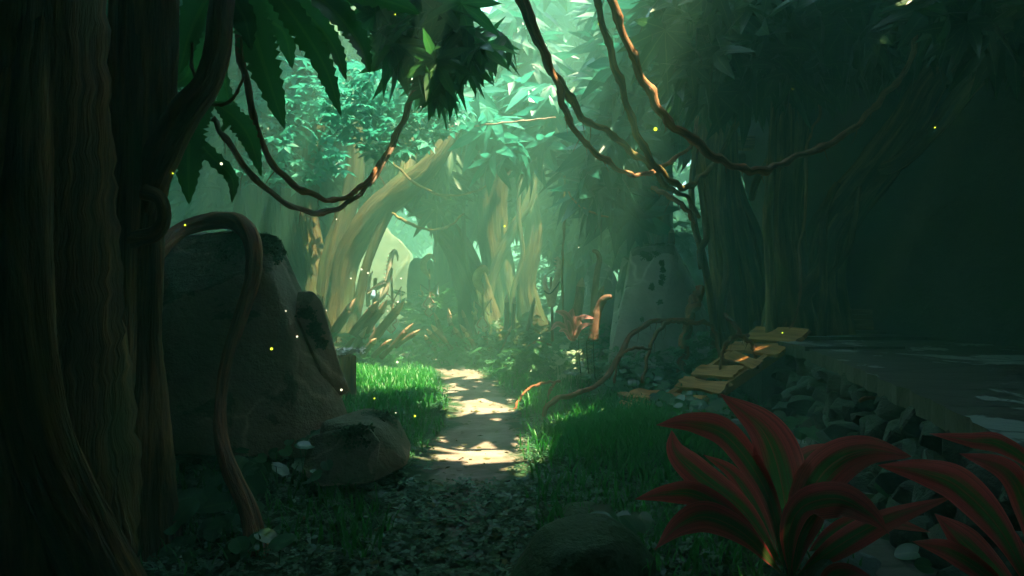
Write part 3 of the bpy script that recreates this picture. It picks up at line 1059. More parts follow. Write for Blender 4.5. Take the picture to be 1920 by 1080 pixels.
def chest(x, y, w, d, h, label, rz=0.0, bands=3):
    t = thing('wooden_chest', label, 'chest', (x, y, PZ + 0.09))
    mb = MB()
    z0 = PZ + 0.09
    for r in range(4):
        box(mb, (x, y, z0 + h * (r + 0.5) / 4.6), (w, d, h / 4.6 - 0.008), rz)
    mb.build('plank_body', M['crate'], t, smooth=False)
    mb = MB()
    box(mb, (x, y, z0 + h * 0.935), (w + 0.05, d + 0.05, h * 0.11), rz)
    mb.build('lid', M['crate'], t, smooth=False)
    for q in range(bands):
        u = -w / 2 + w * (q + 0.5) / bands
        mb = MB()
        box(mb, (x + u * math.cos(rz), y + u * math.sin(rz), z0 + h * 0.44), (0.07, d + 0.03, h * 0.87), rz)
        mb.build('iron_band', M['iron'], t, smooth=False)
    return t


chest(6.05, 9.9, 0.95, 0.6, 0.52, 'dark banded wooden chest standing left of its larger neighbour', 0.02, 3)
chest(7.05, 9.75, 1.0, 0.62, 0.50, 'dark banded wooden chest at the far right edge of the ledge', -0.03, 3)
t = thing('plank_pile', 'low stack of dark boards on the ledge beside the right tree', 'plank pile', (4.95, 9.8, PZ + 0.09))
for r in range(4):
    mb = MB()
    box(mb, (4.95 + random.uniform(-.03, .03), 9.8, PZ + 0.13 + r * 0.075), (0.8, 0.35, 0.068), random.uniform(-.05, .05))
    mb.build('board', M['crate'], t, smooth=False)

# ------------------------------------------------------------------ the plank ramp up to the ledge
A0, A1 = Vector((2.20, 8.72, 0.10)), Vector((3.62, 9.05, 0.96))
ramp = thing('plank_ramp', 'broken orange plank ramp leaning up onto the stone ledge', 'ramp', tuple(A0))
dirv = (A1 - A0).normalized()
side = Vector((dirv.y, -dirv.x, 0)).normalized()          # towards the camera
side = side if side.y < 0 else -side
up = side.cross(dirv)
up = up if up.z > 0 else -up


def beam(mb, a, b, w, h, upv, roll=0.0, rag=0.03, uvr=None):
    """a plank from a to b with ragged ends"""
    a, b = Vector(a), Vector(b)
    d = (b - a).normalized()
    s = d.cross(upv).normalized()
    u = s.cross(d)
    s, u = s * math.cos(roll) + u * math.sin(roll), u * math.cos(roll) - s * math.sin(roll)
    L = (b - a).length
    nx, nw = 9, 6
    V, A = [], []
    for sgn in (1, -1):
        for i in range(nx):
            for j in range(nw):
                uu = j / (nw - 1) - 0.5
                t = i / (nx - 1)
                e = 0
                if i == 0:
                    e = -random.uniform(0, rag)
                if i == nx - 1:
                    e = random.uniform(0, rag)
                ws = w * (1 + (0.10 * math.sin(5 * t + a.x * 9) if abs(uu) > 0.4 else 0))
                V.append(a + d * (t * L + e) + s * (uu * ws) + u * (sgn * h / 2 + 0.008 * math.sin(7 * t + 3 * uu + a.y * 5)))
                A.append((uu * w, t * L, 0))
    r = random.random()
    A = np.array(A)
    A[:, 2] = r
    f = []
    N = nx * nw
    for i in range(nx - 1):
        for j in range(nw - 1):
            q = i * nw + j
            f.append((q, q + nw, q + nw + 1, q + 1))
            f.append((N + q, N + q + 1, N + q + nw + 1, N + q + nw))
    for i in range(nx - 1):
        for j, fl in ((0, 1), (nw - 1, 0)):
            q = i * nw + j
            qq = (q, N + q, N + q + nw, q + nw)
            f.append(qq if fl else qq[::-1])
    for j in range(nw - 1):
        for i, fl in ((0, 0), (nx - 1, 1)):
            q = i * nw + j
            qq = (q, N + q, N + q + 1, q + 1)
            f.append(qq if fl else qq[::-1])
    mb.add([tuple(x) for x in V], np.array(f), A)


for sgn in (-0.44, 0.36):
    mb = MB()
    beam(mb, A0 - dirv * 0.12 + side * sgn - up * 0.05, A1 + dirv * 0.02 + side * sgn - up * 0.02, 0.10, 0.12, up)
    mb.build('side_rail', M['plank'], ramp, smooth=False)
Lr = (A1 - A0).length
for (t, w, tw, l0, l1, lift) in ((0.03, 0.15, 0.2, -0.50, 0.42, 0.0), (0.22, 0.21, 0.10, -0.48, 0.48, 0.0), (0.41, 0.24, 0.16, -0.48, 0.34, 0.01), (0.59, 0.17, -0.12, -0.22, 0.56, 0.03),
                                 (0.765, 0.22, 0.08, -0.50, 0.52, 0.0), (0.965, 0.30, 0.06, -0.50, 0.54, 0.01)):
    c_ = A0 + dirv * (t * Lr) + up * (0.03 + lift)
    mb = MB()
    sd = (side + dirv * tw).normalized()
    beam(mb, c_ + sd * l0, c_ + sd * l1, w, 0.045, up, random.uniform(-.05, .05), 0.07)
    mb.build('tread_plank', M['plank'], ramp, smooth=False)
for (a, b, w, lab) in (((1185, 738, 9.0), (1222, 742, 8.8), 0.30, 'largest loose orange plank end lying left of the ramp'), ((1172, 770, 8.1), (1206, 768, 8.2), 0.2, 'loose orange plank end nearest the camera in the grass'),
                       ((1166, 741, 9.1), (1184, 748, 8.9), 0.12, 'small loose orange plank scrap left of the other plank ends'), ((1185, 756, 8.6), (1215, 760, 8.5), 0.08, 'thin loose orange board between the two plank ends')):
    mb = MB()
    a, b = P(*a), P(*b)
    a.z = max(a.z, float(hgt(a.x, a.y)) + 0.10)
    b.z = max(b.z, float(hgt(b.x, b.y)) + 0.06)
    beam(mb, a, b, w, 0.04, Vector((0, -0.45, 0.9)), 0.1, 0.05)
    o = mb.build('loose_plank', M['plank'], None, tuple(a), smooth=False)
    tag(o, lab, 'plank', 'loose planks by the ramp')

# ------------------------------------------------------------------ trees
TREES = {}


def tree(key, label, base, strands, mat, group=None, seg=26):
    """strands: list of (pts, radii, ridge, twist) grown into one trunk mesh"""
    t = thing('tree', label, 'tree', base, group)
    mb = MB()
    for (pts, rad, ridge, tw) in strands:
        L = sum((Vector(pts[i + 1]) - Vector(pts[i])).length for i in range(len(pts) - 1))
        tube(mb, pts, rad, max(14, int(L * 9)), seg if max(rad) > 0.15 else 10, ridge, 6 if max(rad) > 0.15 else 3, tw, rough=0.04)
    mb.build('trunk', mat, t)
    TREES[key] = dict(o=t, crown_or_shade_roof=MB(), twig=MB())
    return t


p3 = lambda *q: tuple(P(*q))
# A  massive trunk on the far left
tA = tree('A', 'massive dark ridged trunk filling the left edge', (-3.0, 3.5, 0), [
    ([(-3.1, 3.6, -0.3), (-3.0, 3.5, 0.8), (-2.95, 3.45, 2.0), (-2.95, 3.4, 3.4), (-3.1, 3.4, 5), (-3.3, 3.4, 9.5)], [1.0, 0.80, 0.72, 0.75, 0.8, 0.6], 0.12, 1.2),
    ([(-2.25, 3.0, -0.2), (-2.35, 3.05, 0.6), (-2.5, 3.1, 1.5), (-2.45, 3.2, 2.6), (-2.7, 3.4, 4.2)], [0.26, 0.17, 0.13, 0.16, 0.12], 0.14, 1.5),
    ([(-1.75, 3.2, -0.2), (-2.0, 3.15, 0.35), (-2.22, 3.1, 1.0), (-2.32, 3.15, 2.0), (-2.35, 3.3, 3.4)], [0.16, 0.14, 0.13, 0.12, 0.10], 0.14, 1.0),
    ([(-2.05, 2.5, -0.2), (-2.3, 2.7, 0.3), (-2.5, 2.85, 1.0), (-2.65, 3.0, 2.2)], [0.24, 0.17, 0.14, 0.1], 0.14, 1.2),
], M['bark_near'], seg=36)
# B  slimmer trunk beside it, with the branch that carries the big drooping leaves
tB = tree('B', 'slimmer brown trunk with a forked branch beside the massive left trunk', (-2.5, 4.3, 0), [
    ([p3(225, 1120, 4.2), p3(238, 900, 4.2), p3(252, 640, 4.3), p3(258, 420, 4.3), p3(268, 200, 4.3), p3(270, 0, 4.3), p3(262, -400, 4.4), p3(230, -1600, 4.6)], [0.36, 0.26, 0.16, 0.155, 0.18, 0.19, 0.2, 0.22], 0.12, 1.5),
    ([p3(160, 1100, 3.9), p3(195, 900, 4.0), p3(215, 700, 4.05), p3(222, 500, 4.1), p3(232, 300, 4.1), p3(236, 60, 4.15), p3(240, -200, 4.3)], [0.2, 0.14, 0.10, 0.09, 0.09, 0.10, 0.1], 0.14, 1.0),
    ([p3(275, 400, 4.25), p3(305, 290, 4.2), p3(350, 205, 4.2), p3(385, 160, 4.25), p3(408, 90, 4.35), p3(420, -20, 4.5), p3(470, -260, 4.8)], [0.06, 0.11, 0.10, 0.085, 0.085, 0.08, 0.07], 0.08, 1.0),
], M['bark_near'], seg=28)
mb = MB()
tube(mb, [p3(270, 360, 4.1), p3(300, 372, 4.1), p3(308, 410, 4.1), p3(290, 438, 4.12), p3(240, 452, 4.1), p3(190, 480, 4.0)], [0.05, 0.04, 0.038, 0.05, 0.055, 0.05], 30, 10, 0.06, 3)
mb.build('aerial_root', M['bark_near'], tB)
mb = MB()
tube(mb, [p3(240, 560, 5.0), p3(295, 475, 5.4), p3(340, 432, 5.8), p3(400, 414, 6.0), p3(448, 418, 6.0), p3(474, 455, 5.85), p3(474, 520, 5.7), p3(452, 590, 5.6), p3(430, 660, 5.5), p3(415, 740, 5.3), p3(413, 810, 5.0), p3(432, 880, 4.6), p3(466, 960, 4.3), p3(488, 1060, 4.0)],
     [0.06, 0.062, 0.066, 0.078, 0.082, 0.08, 0.066, 0.056, 0.048, 0.046, 0.048, 0.055, 0.062, 0.07], 110, 14, 0.10, 3, 9.0, 0.05)
mb.build('arching_root', M['root'], tB)

# C  hazy left tree of several fused stems, one limb leaning right
tC = tree('C', 'hazy many-stemmed tree leaning over the clearing on the left', (-5.0, 15, 0), [
    ([p3(470, 660, 15.5), p3(500, 560, 15.4), p3(505, 400, 15.2), p3(500, 200, 15), p3(540, -150, 15)], [0.9, 0.62, 0.58, 0.62, 0.5], 0.14, 1.6),
    ([p3(570, 660, 15), p3(580, 540, 15), p3(560, 400, 15), p3(575, 250, 15), p3(620, 60, 15)], [0.8, 0.52, 0.42, 0.45, 0.3], 0.16, -1.6),
    ([p3(632, 660, 14.6), p3(640, 560, 14.6), p3(655, 480, 14.6), p3(700, 405, 14.5), p3(760, 350, 14.4), p3(805, 312, 14.3), p3(850, 240, 14.4), p3(880, 120, 14.8)], [0.42, 0.27, 0.27, 0.28, 0.27, 0.22, 0.15, 0.08], 0.14, 2.0),
    ([p3(610, 650, 14.8), p3(618, 520, 14.8), p3(640, 430, 14.8), p3(665, 330, 14.8), p3(670, 200, 14.8)], [0.3, 0.26, 0.22, 0.2, 0.15], 0.14, 2.0),
    ([p3(655, 640, 14.4), p3(672, 570, 14.4), p3(690, 490, 14.4), p3(722, 410, 14.4), p3(745, 370, 14.3)], [0.15, 0.11, 0.10, 0.12, 0.1], 0.1, 1.0),
    ([p3(425, 640, 15), p3(450, 500, 15), p3(462, 330, 15.2), p3(470, 150, 15.4)], [0.4, 0.3, 0.22, 0.2], 0.14, 1.5),
    ([p3(760, 350, 14.4), p3(770, 280, 14.8), p3(790, 180, 15.5)], [0.2, 0.14, 0.08], 0.1, 1.0),
], M['bark_far'])
# D  leaning tree, right side of the far opening
tD = tree('D', 'slanting mossy tree leaning left across the far opening', (-0.8, 16.5, 0), [
    ([p3(925, 650, 16.3), p3(905, 560, 16.4), p3(868, 470, 16.5), p3(825, 415, 16.6), p3(780, 380, 16.7), p3(720, 330, 17), p3(650, 200, 17.5)], [0.42, 0.26, 0.25, 0.26, 0.26, 0.22, 0.16], 0.16, 2.2),
    ([p3(885, 640, 16.6), p3(872, 560, 16.7), p3(845, 470, 16.8), p3(800, 400, 16.9), p3(775, 330, 17.1), p3(760, 200, 17.4)], [0.3, 0.18, 0.16, 0.16, 0.18, 0.14], 0.16, 2.0),
    ([p3(868, 400, 16.2), p3(872, 470, 16.2), p3(884, 520, 16.2), p3(900, 560, 16.2)], [0.05, 0.06, 0.06, 0.05], 0.05, 1.0),
], M['bark_far'])
# E  pale central tree with hanging strands
tE = tree('E', 'pale hazy tree with twisted stems in the middle of the picture', (0.2, 18, 0), [
    ([p3(955, 650, 18), p3(945, 560, 18), p3(925, 430, 18), p3(930, 320, 18), p3(960, 150, 18), p3(970, -200, 18)], [0.7, 0.42, 0.36, 0.40, 0.4, 0.3], 0.18, 2.5),
    ([p3(1010, 650, 18), p3(985, 540, 17.8), p3(1000, 440, 17.8), p3(985, 320, 17.9), p3(1000, 150, 18)], [0.5, 0.26, 0.24, 0.26, 0.2], 0.18, -2.0),
    ([p3(900, 650, 17.6), p3(912, 570, 17.6), p3(930, 500, 17.6), p3(962, 430, 17.6), p3(990, 380, 17.6), p3(1010, 300, 17.8)], [0.26, 0.16, 0.13, 0.13, 0.13, 0.1], 0.14, 2.0),
    ([p3(968, 650, 17.3), p3(960, 560, 17.3), p3(980, 480, 17.3), p3(972, 400, 17.3), p3(978, 300, 17.4)], [0.12, 0.07, 0.06, 0.06, 0.05], 0.05, 1.0),
], M['bark_far'])
# F  right middle tree, many dark stems
tF = tree('F', 'dark many-stemmed tree left of the bright slit on the right', (3.6, 10.6, 0.2), [
    ([p3(1372, 680, 10.4), p3(1366, 560, 10.4), p3(1348, 430, 10.4), p3(1330, 300, 10.4), p3(1345, 180, 10.4), p3(1360, -50, 10.5), p3(1380, -500, 10.6)], [0.30, 0.22, 0.19, 0.21, 0.25, 0.28, 0.26], 0.16, 2.0),
    ([p3(1405, 690, 10.6), p3(1400, 560, 10.6), p3(1380, 450, 10.6), p3(1368, 350, 10.6), p3(1365, 220, 10.6)], [0.36, 0.26, 0.24, 0.14, 0.12], 0.16, -2.0),
    ([p3(1425, 660, 10.8), p3(1422, 520, 10.8), p3(1412, 440, 10.8), p3(1385, 370, 10.8), p3(1372, 300, 10.8)], [0.2, 0.14, 0.13, 0.12, 0.09], 0.14, 1.0),
    ([p3(1345, 650, 10.2), p3(1332, 560, 10.1), p3(1318, 480, 10.0), p3(1302, 420, 10.0), p3(1297, 340, 10.05), p3(1310, 240, 10.1), p3(1318, 100, 10.2)], [0.07, 0.06, 0.055, 0.05, 0.045, 0.045, 0.04], 0.06, 1.0),
    ([p3(1315, 505, 9.95), p3(1312, 470, 9.95), p3(1325, 445, 9.95), p3(1320, 400, 10), p3(1312, 330, 10.1)], [0.04, 0.05, 0.055, 0.05, 0.04], 0.06, 1.0),
    ([p3(1440, 300, 10.4), p3(1418, 340, 10.4), p3(1408, 375, 10.5)], [0.05, 0.06, 0.05], 0.05, 1.0),
    ([p3(1370, 680, 10.2), p3(1352, 590, 10.1), p3(1365, 500, 10.1), p3(1350, 400, 10.1), p3(1356, 250, 10.2)], [0.1, 0.07, 0.06, 0.06, 0.05], 0.06, 1.0),
], M['bark_mid'])
# G  right tree with the big limb rising to the upper right corner
tG = tree('G', 'dark tree whose thick limb rises to the upper right corner', (4.4, 9.6, 0.9), [
    ([p3(1480, 650, 9.5), p3(1478, 540, 9.5), p3(1470, 400, 9.5), p3(1480, 250, 9.5), p3(1480, 60, 9.5), p3(1500, -500, 9.6)], [0.42, 0.28, 0.25, 0.26, 0.28, 0.25], 0.16, 2.2),
    ([p3(1545, 650, 9.6), p3(1540, 540, 9.7), p3(1555, 440, 9.7), p3(1600, 370, 9.5), p3(1655, 300, 9.2), p3(1705, 225, 8.9), p3(1755, 140, 8.6), p3(1840, 82, 8.2), p3(1935, 55, 7.8), p3(2080, -20, 7.4)], [0.42, 0.32, 0.30, 0.27, 0.26, 0.23, 0.20, 0.16, 0.14, 0.12], 0.13, 2.5),
    ([p3(1455, 650, 9.4), p3(1500, 560, 9.3), p3(1545, 500, 9.3), p3(1560, 440, 9.4), p3(1600, 380, 9.4)], [0.18, 0.13, 0.12, 0.12, 0.1], 0.12, 1.0),
    ([p3(1448, 645, 9.2), p3(1445, 540, 9.25), p3(1440, 420, 9.3), p3(1448, 300, 9.35), p3(1450, 160, 9.4)], [0.09, 0.07, 0.06, 0.06, 0.05], 0.06, 1.0),
    ([p3(1540, 660, 9.1), p3(1545, 560, 9.1), p3(1543, 430, 9.1), p3(1556, 370, 9.1), p3(1570, 345, 9.15)], [0.07, 0.055, 0.05, 0.05, 0.045], 0.06, 1.0),
    ([p3(1558, 515, 9.1), p3(1590, 470, 9.05), p3(1602, 410, 9.0), p3(1612, 350, 9.05)], [0.035, 0.04, 0.04, 0.03], 0.05, 1.0),
    ([p3(1640, 320, 9.2), p3(1690, 300, 8.9), p3(1760, 230, 8.7), p3(1850, 130, 8.3), p3(1960, 130, 7.9)], [0.12, 0.12, 0.12, 0.13, 0.1], 0.1, 1.0),
], M['bark_mid'])
# H.. trees beyond the opening, standing in the bright clearing
for key, lab, px, Y, r, top, lean in (('H', 'sunlit yellow trunk behind the flat-topped boulder', 1238, 17.0, 0.26, -300, 6), ('I', 'slim far trunk seen through the bright slit on the right', 1420, 24, 0.22, -100, -20),
                                      ('J', 'far trunk behind the central hazy tree', 1075, 22, 0.5, -200, 30), ('K', 'far trunk at the left of the bright opening', 610, 23, 0.6, -200, -30), ('L', 'far trunk behind the standing stone', 850, 24.5, 0.45, -200, -25),
                                      ('M', 'farthest tree, fading into haze behind the bright opening', 735, 38, 0.4, 0, 20), ('N', 'farthest tree, fading into haze behind the bright slit', 1340, 33, 0.4, 0, 15)):
    b = P(px, 640, Y)
    tree(key, lab, (b.x, Y, 0), [([p3(px, 660, Y), p3(px + lean * .3, 560, Y), p3(px + lean * .5, 400, Y), p3(px + lean * .7, 200, Y), p3(px + lean, top, Y)], [r * 1.6, r * 1.1, r, r * .9, r * .7], 0.15, 2.0),
                                ([p3(px - 12, 660, Y - .3), p3(px - 6, 540, Y - .4), p3(px + 4, 380, Y - .4), p3(px + lean * .7, 150, Y - .2)], [r * .5, r * .35, r * .3, r * .3], 0.12, 1.0)], M['bark_far'], 'trees in the far clearing')

# ------------------------------------------------------------------ crowns
def clusters(mb, cen, tmpl, size, sun_gaps=True, pitch=(0.1, 0.9), view_gaps=True, rnd=None, yaw=None):
    cen = np.asarray(cen, float)
    k = np.ones(len(cen), bool)
    if sun_gaps:
        k &= keep_sun(cen, 0.1 + 0.4 * size[1])
    if view_gaps:
        k &= keep_view(cen, size[0])
    cen = cen[k]
    n = len(cen)
    if n == 0:
        return
    s = RNG.uniform(size[0], size[1], n)
    yw = RNG.uniform(0, 2 * math.pi, n) if yaw is None else yaw + RNG.normal(0, 0.5, n)
    mb.instances(tmpl, rot_mats(yw, RNG.uniform(pitch[0], pitch[1], n), RNG.normal(0, 0.45, n), s), cen, RNG.random(n) if rnd is None else np.clip(RNG.normal(rnd, 0.2, n), 0, 1))


def blob(c, r, n, shell=0.5):
    """points in an ellipsoid, more of them towards its skin"""
    d = RNG.normal(size=(n, 3))
    d /= np.linalg.norm(d, axis=1)[:, None]
    rad = RNG.uniform(shell, 1, n) ** 0.6
    return np.array(c) + d * rad[:, None] * np.array(r)


# mostly unseen roof of leaves, added to shade the ground, filed under nearest trees
owners = {'A': (-5, 2), 'B': (-2, 6), 'C': (-6.5, 13), 'D': (-1, 15), 'E': (1.5, 20), 'F': (5, 12), 'G': (6, 5)}
n = 12000
pts = np.stack([RNG.uniform(-17, 19, n), RNG.uniform(-12, 24, n), 7.6 + 1.3 * np.abs(RNG.normal(0, 1, n))], -1)
pts[:, 2] += 1.0 * np.sin(pts[:, 0] * 0.6) * np.cos(pts[:, 1] * 0.5)
ex = np.stack([RNG.uniform(-17, 20, 2 * n), RNG.uniform(-8, 13, 2 * n), RNG.uniform(7.4, 9.4, 2 * n)], -1)      # extra leaves added to keep both sides in shade
ex_g = ex[:, 0] - SUN.x / SUN.z * ex[:, 2]
ex_h = ex[:, 1] - SUN.y / SUN.z * ex[:, 2]
ex = ex[((ex_g > 1.9) & (ex_h < 14)) | ((ex_g > 0.9) & (ex_h > 4.3) & (ex_h < 11)) | ((ex_g < -2.2) & (ex_h < 8.5) & (RNG.random(len(ex)) < 0.4))]
g2 = np.stack([RNG.uniform(-0.4, 0.72, 70), RNG.uniform(2.9, 4.3, 70), RNG.uniform(7.6, 9.2, 70)], -1)   # leaves that keep the foreground boulder in shade
g2[:, 0] += SUN.x / SUN.z * g2[:, 2]
g2[:, 1] += SUN.y / SUN.z * g2[:, 2]
pts = np.concatenate([pts, ex, g2])
keep = RNG.random(len(pts)) < thin_prob(pts)
pts = pts[keep & keep_sun(pts, 0.45) & keep_view(pts, 0.8)]
names = list(owners)
dist = np.stack([np.hypot(pts[:, 0] - owners[k][0], pts[:, 1] - owners[k][1]) for k in names], 1)
who = dist.argmin(1)
for i_, k in enumerate(names):
    clusters(TREES[k]['crown_or_shade_roof'], pts[who == i_], T_PALM5, (0.7, 1.15), False, (-0.2, 0.6), False)
    # point in the roof over each owner; no limbs are built
    top = Vector(owners[k] + (8.2,))
# leafy crowns of the trees in and beyond the clearing
for k, cs in {
    'H': [((4.5, 17.5, 7.0), (2.6, 2.0, 2.2), 500)],
    'I': [((9.5, 24, 8.5), (3.5, 2.5, 4.0), 800), ((8.6, 23, 4.6), (1.8, 1.5, 1.0), 180)],
    'J': [((2.2, 22, 8.0), (3.4, 2.2, 4.2), 1300), ((3.0, 21.5, 4.2), (2.6, 1.5, 1.6), 420)],
    'K': [((-6.5, 23, 8.0), (4.0, 2.5, 4.0), 1300), ((-9.5, 23, 5.0), (2.6, 1.8, 2.6), 600)],
    'L': [((-2.0, 24.5, 8.2), (3.0, 2.5, 4.0), 1100), ((-1.0, 24, 4.8), (1.8, 1.5, 1.2), 260)],
    'M': [((-7.0, 38, 7.5), (4.5, 2.0, 4.2), 700)],
    'N': [((9.5, 33, 6.5), (4.5, 2.0, 5.5), 900)],
}.items():
    for c_, r_, n_ in cs:
        clusters(TREES[k]['crown_or_shade_roof'], blob(c_, r_, n_), T_PALM5, (0.6, 1.05), True, (0.1, 1.0), k not in 'MN')


def px_cloud(poly, Y0, Y1, n):
    """points whose place in the photo lies in a polygon, between two depths"""
    pp = np.array(poly, float)
    out_ = []
    while sum(len(q) for q in out_) < n:
        x = RNG.uniform(pp[:, 0].min(), pp[:, 0].max(), n)
        y = RNG.uniform(pp[:, 1].min(), pp[:, 1].max(), n)
        k = in_poly(x, y, poly)
        Y = RNG.uniform(Y0, Y1, n)
        q = np.stack([(x - 960) / FPX * Y, Y, EYE - (y - 540) / FPX * Y], -1)[k]
        out_.append(q)
    return np.concatenate(out_)[:n]


BOUGH = {}


def bough(key, mat, pts, tmpl, size, pitch=(0.4, 1.2), sun_gaps=True, rnd=None):
    mb = BOUGH.setdefault((key, mat), MB())
    clusters(mb, pts, tmpl, size, sun_gaps, pitch, True, rnd)


# teal mass right of the middle (tree F), reaching down to the flat-topped boulder
bough('F', 'teal_deep', px_cloud([(985, -20), (1330, -20), (1330, 230), (1250, 300), (1230, 400), (1190, 410), (1130, 380), (1060, 350), (1040, 240), (1000, 130)], 10.8, 13.5, 520), T_PALM, (0.45, 0.85))
bough('F', 'teal_deep', px_cloud([(1150, 330), (1235, 360), (1205, 412), (1160, 405)], 10.4, 10.8, 9), T_PALM, (0.35, 0.5), rnd=0.1)
# dark mass in the upper right (tree G)
bough('G', 'dark_leaf', px_cloud([(1230, -20), (1800, -20), (1760, 110), (1620, 120), (1500, 150), (1400, 190), (1290, 180), (1240, 90)], 8.0, 11.0, 620), T_PALM, (0.36, 0.7), (0.3, 1.3), True)
bough('G', 'dark_leaf', px_cloud([(1700, -20), (1960, -20), (1960, 60), (1800, 60)], 6.2, 8.0, 60), T_PALM, (0.32, 0.6), (0.3, 1.3), False)
# central pale green sprig (tree E)
bough('E', 'teal_leaf', px_cloud([(880, 160), (960, 120), (1040, 160), (1050, 270), (1010, 320), (920, 300), (880, 250)], 12.2, 13.5, 50), T_PALM, (0.5, 0.75), (0.4, 1.2), False)
bough('E', 'teal_deep', px_cloud([(905, 40), (990, 0), (1040, 120), (1000, 150), (940, 110)], 13.5, 16, 50), T_PALM, (0.5, 0.8), (0.4, 1.2), False)
# lit teal sprays in the middle left (tree C)
bough('C', 'teal_leaf', px_cloud([(640, 110), (760, 130), (860, 150), (880, 210), (830, 260), (760, 300), (690, 290), (640, 250), (600, 210)], 10.3, 12.5, 520), T_MAPLE, (0.14, 0.26), (-0.1, 0.6), False)
bough('C', 'teal_leaf', px_cloud([(450, 90), (640, 110), (650, 330), (560, 350), (450, 340), (425, 200)], 12.5, 15, 380), T_MAPLE, (0.18, 0.32), (-0.1, 0.6), False)
# deep foliage behind (tree D)
bough('D', 'canopy', px_cloud([(690, 120), (870, 140), (880, 300), (840, 420), (770, 330), (700, 300)], 15.2, 17.5, 300), T_PALM, (0.45, 0.8))
bough('D', 'canopy', px_cloud([(420, -20), (900, -20), (870, 160), (640, 200), (430, 260)], 15.5, 19, 420), T_PALM, (0.6, 1.0))
bough('J', 'teal_deep', px_cloud([(970, -20), (1340, -20), (1340, 200), (1250, 330), (1060, 360), (990, 250)], 16, 20, 420), T_PALM, (0.7, 1.1))
# leaves in the bright slits
bough('I', 'star_leaf', px_cloud([(1385, 190), (1440, 190), (1440, 300), (1390, 300)], 21, 23, 0) if False else blob((8.2, 22.6, 6.9), (0.9, .5, .8), 26), T_PALM5, (0.4, 0.6))
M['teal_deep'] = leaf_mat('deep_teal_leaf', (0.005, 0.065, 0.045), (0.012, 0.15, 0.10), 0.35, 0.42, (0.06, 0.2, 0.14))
for k, T in TREES.items():
    if T['crown_or_shade_roof'].n:
        T['crown_or_shade_roof'].build('crown_or_shade_roof', M['star_leaf' if k in 'MNHI' else 'canopy'], T['o'])  # for the overhead owners this is the added shade roof
for (k, mname), mb in BOUGH.items():
    if mb.n:
        mb.build('bough', M[mname], TREES[k]['o'])

# the dark star-leaved bough that hangs in at the top, nearer than the rest
mb = MB()
bo = thing('hanging_bough', 'dark star-leaved bough hanging in at the top left of the sky gap', 'bough', tuple(P(800, -60, 6)))
pts = px_cloud([(690, -20), (890, -20), (955, 70), (950, 100), (900, 140), (850, 120), (840, 180), (770, 160), (720, 90)], 6.7, 7.6, 80)
clusters(mb, pts, T_PALM, (0.26, 0.48), False, (0.3, 1.3))
mb.build('leaves', M['banana'], bo)
mb = MB()
tube(mb, [p3(720, -160, 7.2), p3(770, -20, 7.1), p3(830, 60, 7.1), p3(900, 80, 7.1)], [0.04, 0.03, 0.02, 0.01], 20, 6)
tube(mb, [p3(770, -20, 7.1), p3(790, 70, 7.0), p3(820, 140, 7.0)], [0.025, 0.02, 0.01], 14, 6)
mb.build('twig', M['bark_near'], bo)


# ------------------------------------------------------------------ long single leaves
def ribbon_leaf(mb, ctrl, W, hint=(0, -1, 0), fold=0.25, serr=0.0, n=26, prof=(0.9, 1.0), wave=0.0, curl=0.0):
    c = catmull(ctrl, n)
    t = np.gradient(c, axis=0)
    t /= np.linalg.norm(t, axis=1)[:, None] + 1e-9
    h = np.array(hint, float)
    s = np.cross(t, h)
    s /= np.linalg.norm(s, axis=1)[:, None] + 1e-9
    nrm = np.cross(s, t)
    q = np.linspace(0, 1, n)
    w = W * np.clip(np.sin(math.pi * np.clip(q, 0, 1) ** prof[0]), 0, 1) ** prof[1]
    w[0] = max(w[0], W * 0.10)
    us = np.array((-1, -0.5, 0, 0.5, 1.0))
    ph = random.random() * 6
    v = np.zeros((n, 5, 3))
    at = np.zeros((n, 5, 3))
    r = random.random()
    cut = np.ones((n, 2))
    if serr:
        for k_ in range(2):
            cut[:, k_] = 1 - serr * (np.arange(n) % 2) * RNG.uniform(0.3, 1, n) - 0.5 * serr * (RNG.random(n) < 0.08)
    for j, u in enumerate(us):
        m_ = cut[:, 0] if u < -0.9 else cut[:, 1] if u > 0.9 else 1.0
        lift = fold * abs(u) * w + wave * w * np.sin(q * 9 + ph + (1.5 if u > 0 else 0)) * abs(u) - curl * w * u * u
        v[:, j] = c + s * (u * w * m_)[:, None] + nrm * np.asarray(lift)[:, None]
        if serr and abs(u) > 0.9:
            v[:, j] += t * (W * 0.18 * (1 - np.asarray(m_)))[:, None]
        at[:, j, 0] = u
        at[:, j, 1] = q
    at[..., 2] = r
    i, j = np.meshgrid(np.arange(n - 1), np.arange(4), indexing='ij')
    f = np.stack([i * 5 + j, i * 5 + j + 1, (i + 1) * 5 + j + 1, (i + 1) * 5 + j], -1).reshape(-1, 4)
    mb.add(v.reshape(-1, 3), f, at.reshape(-1, 3))


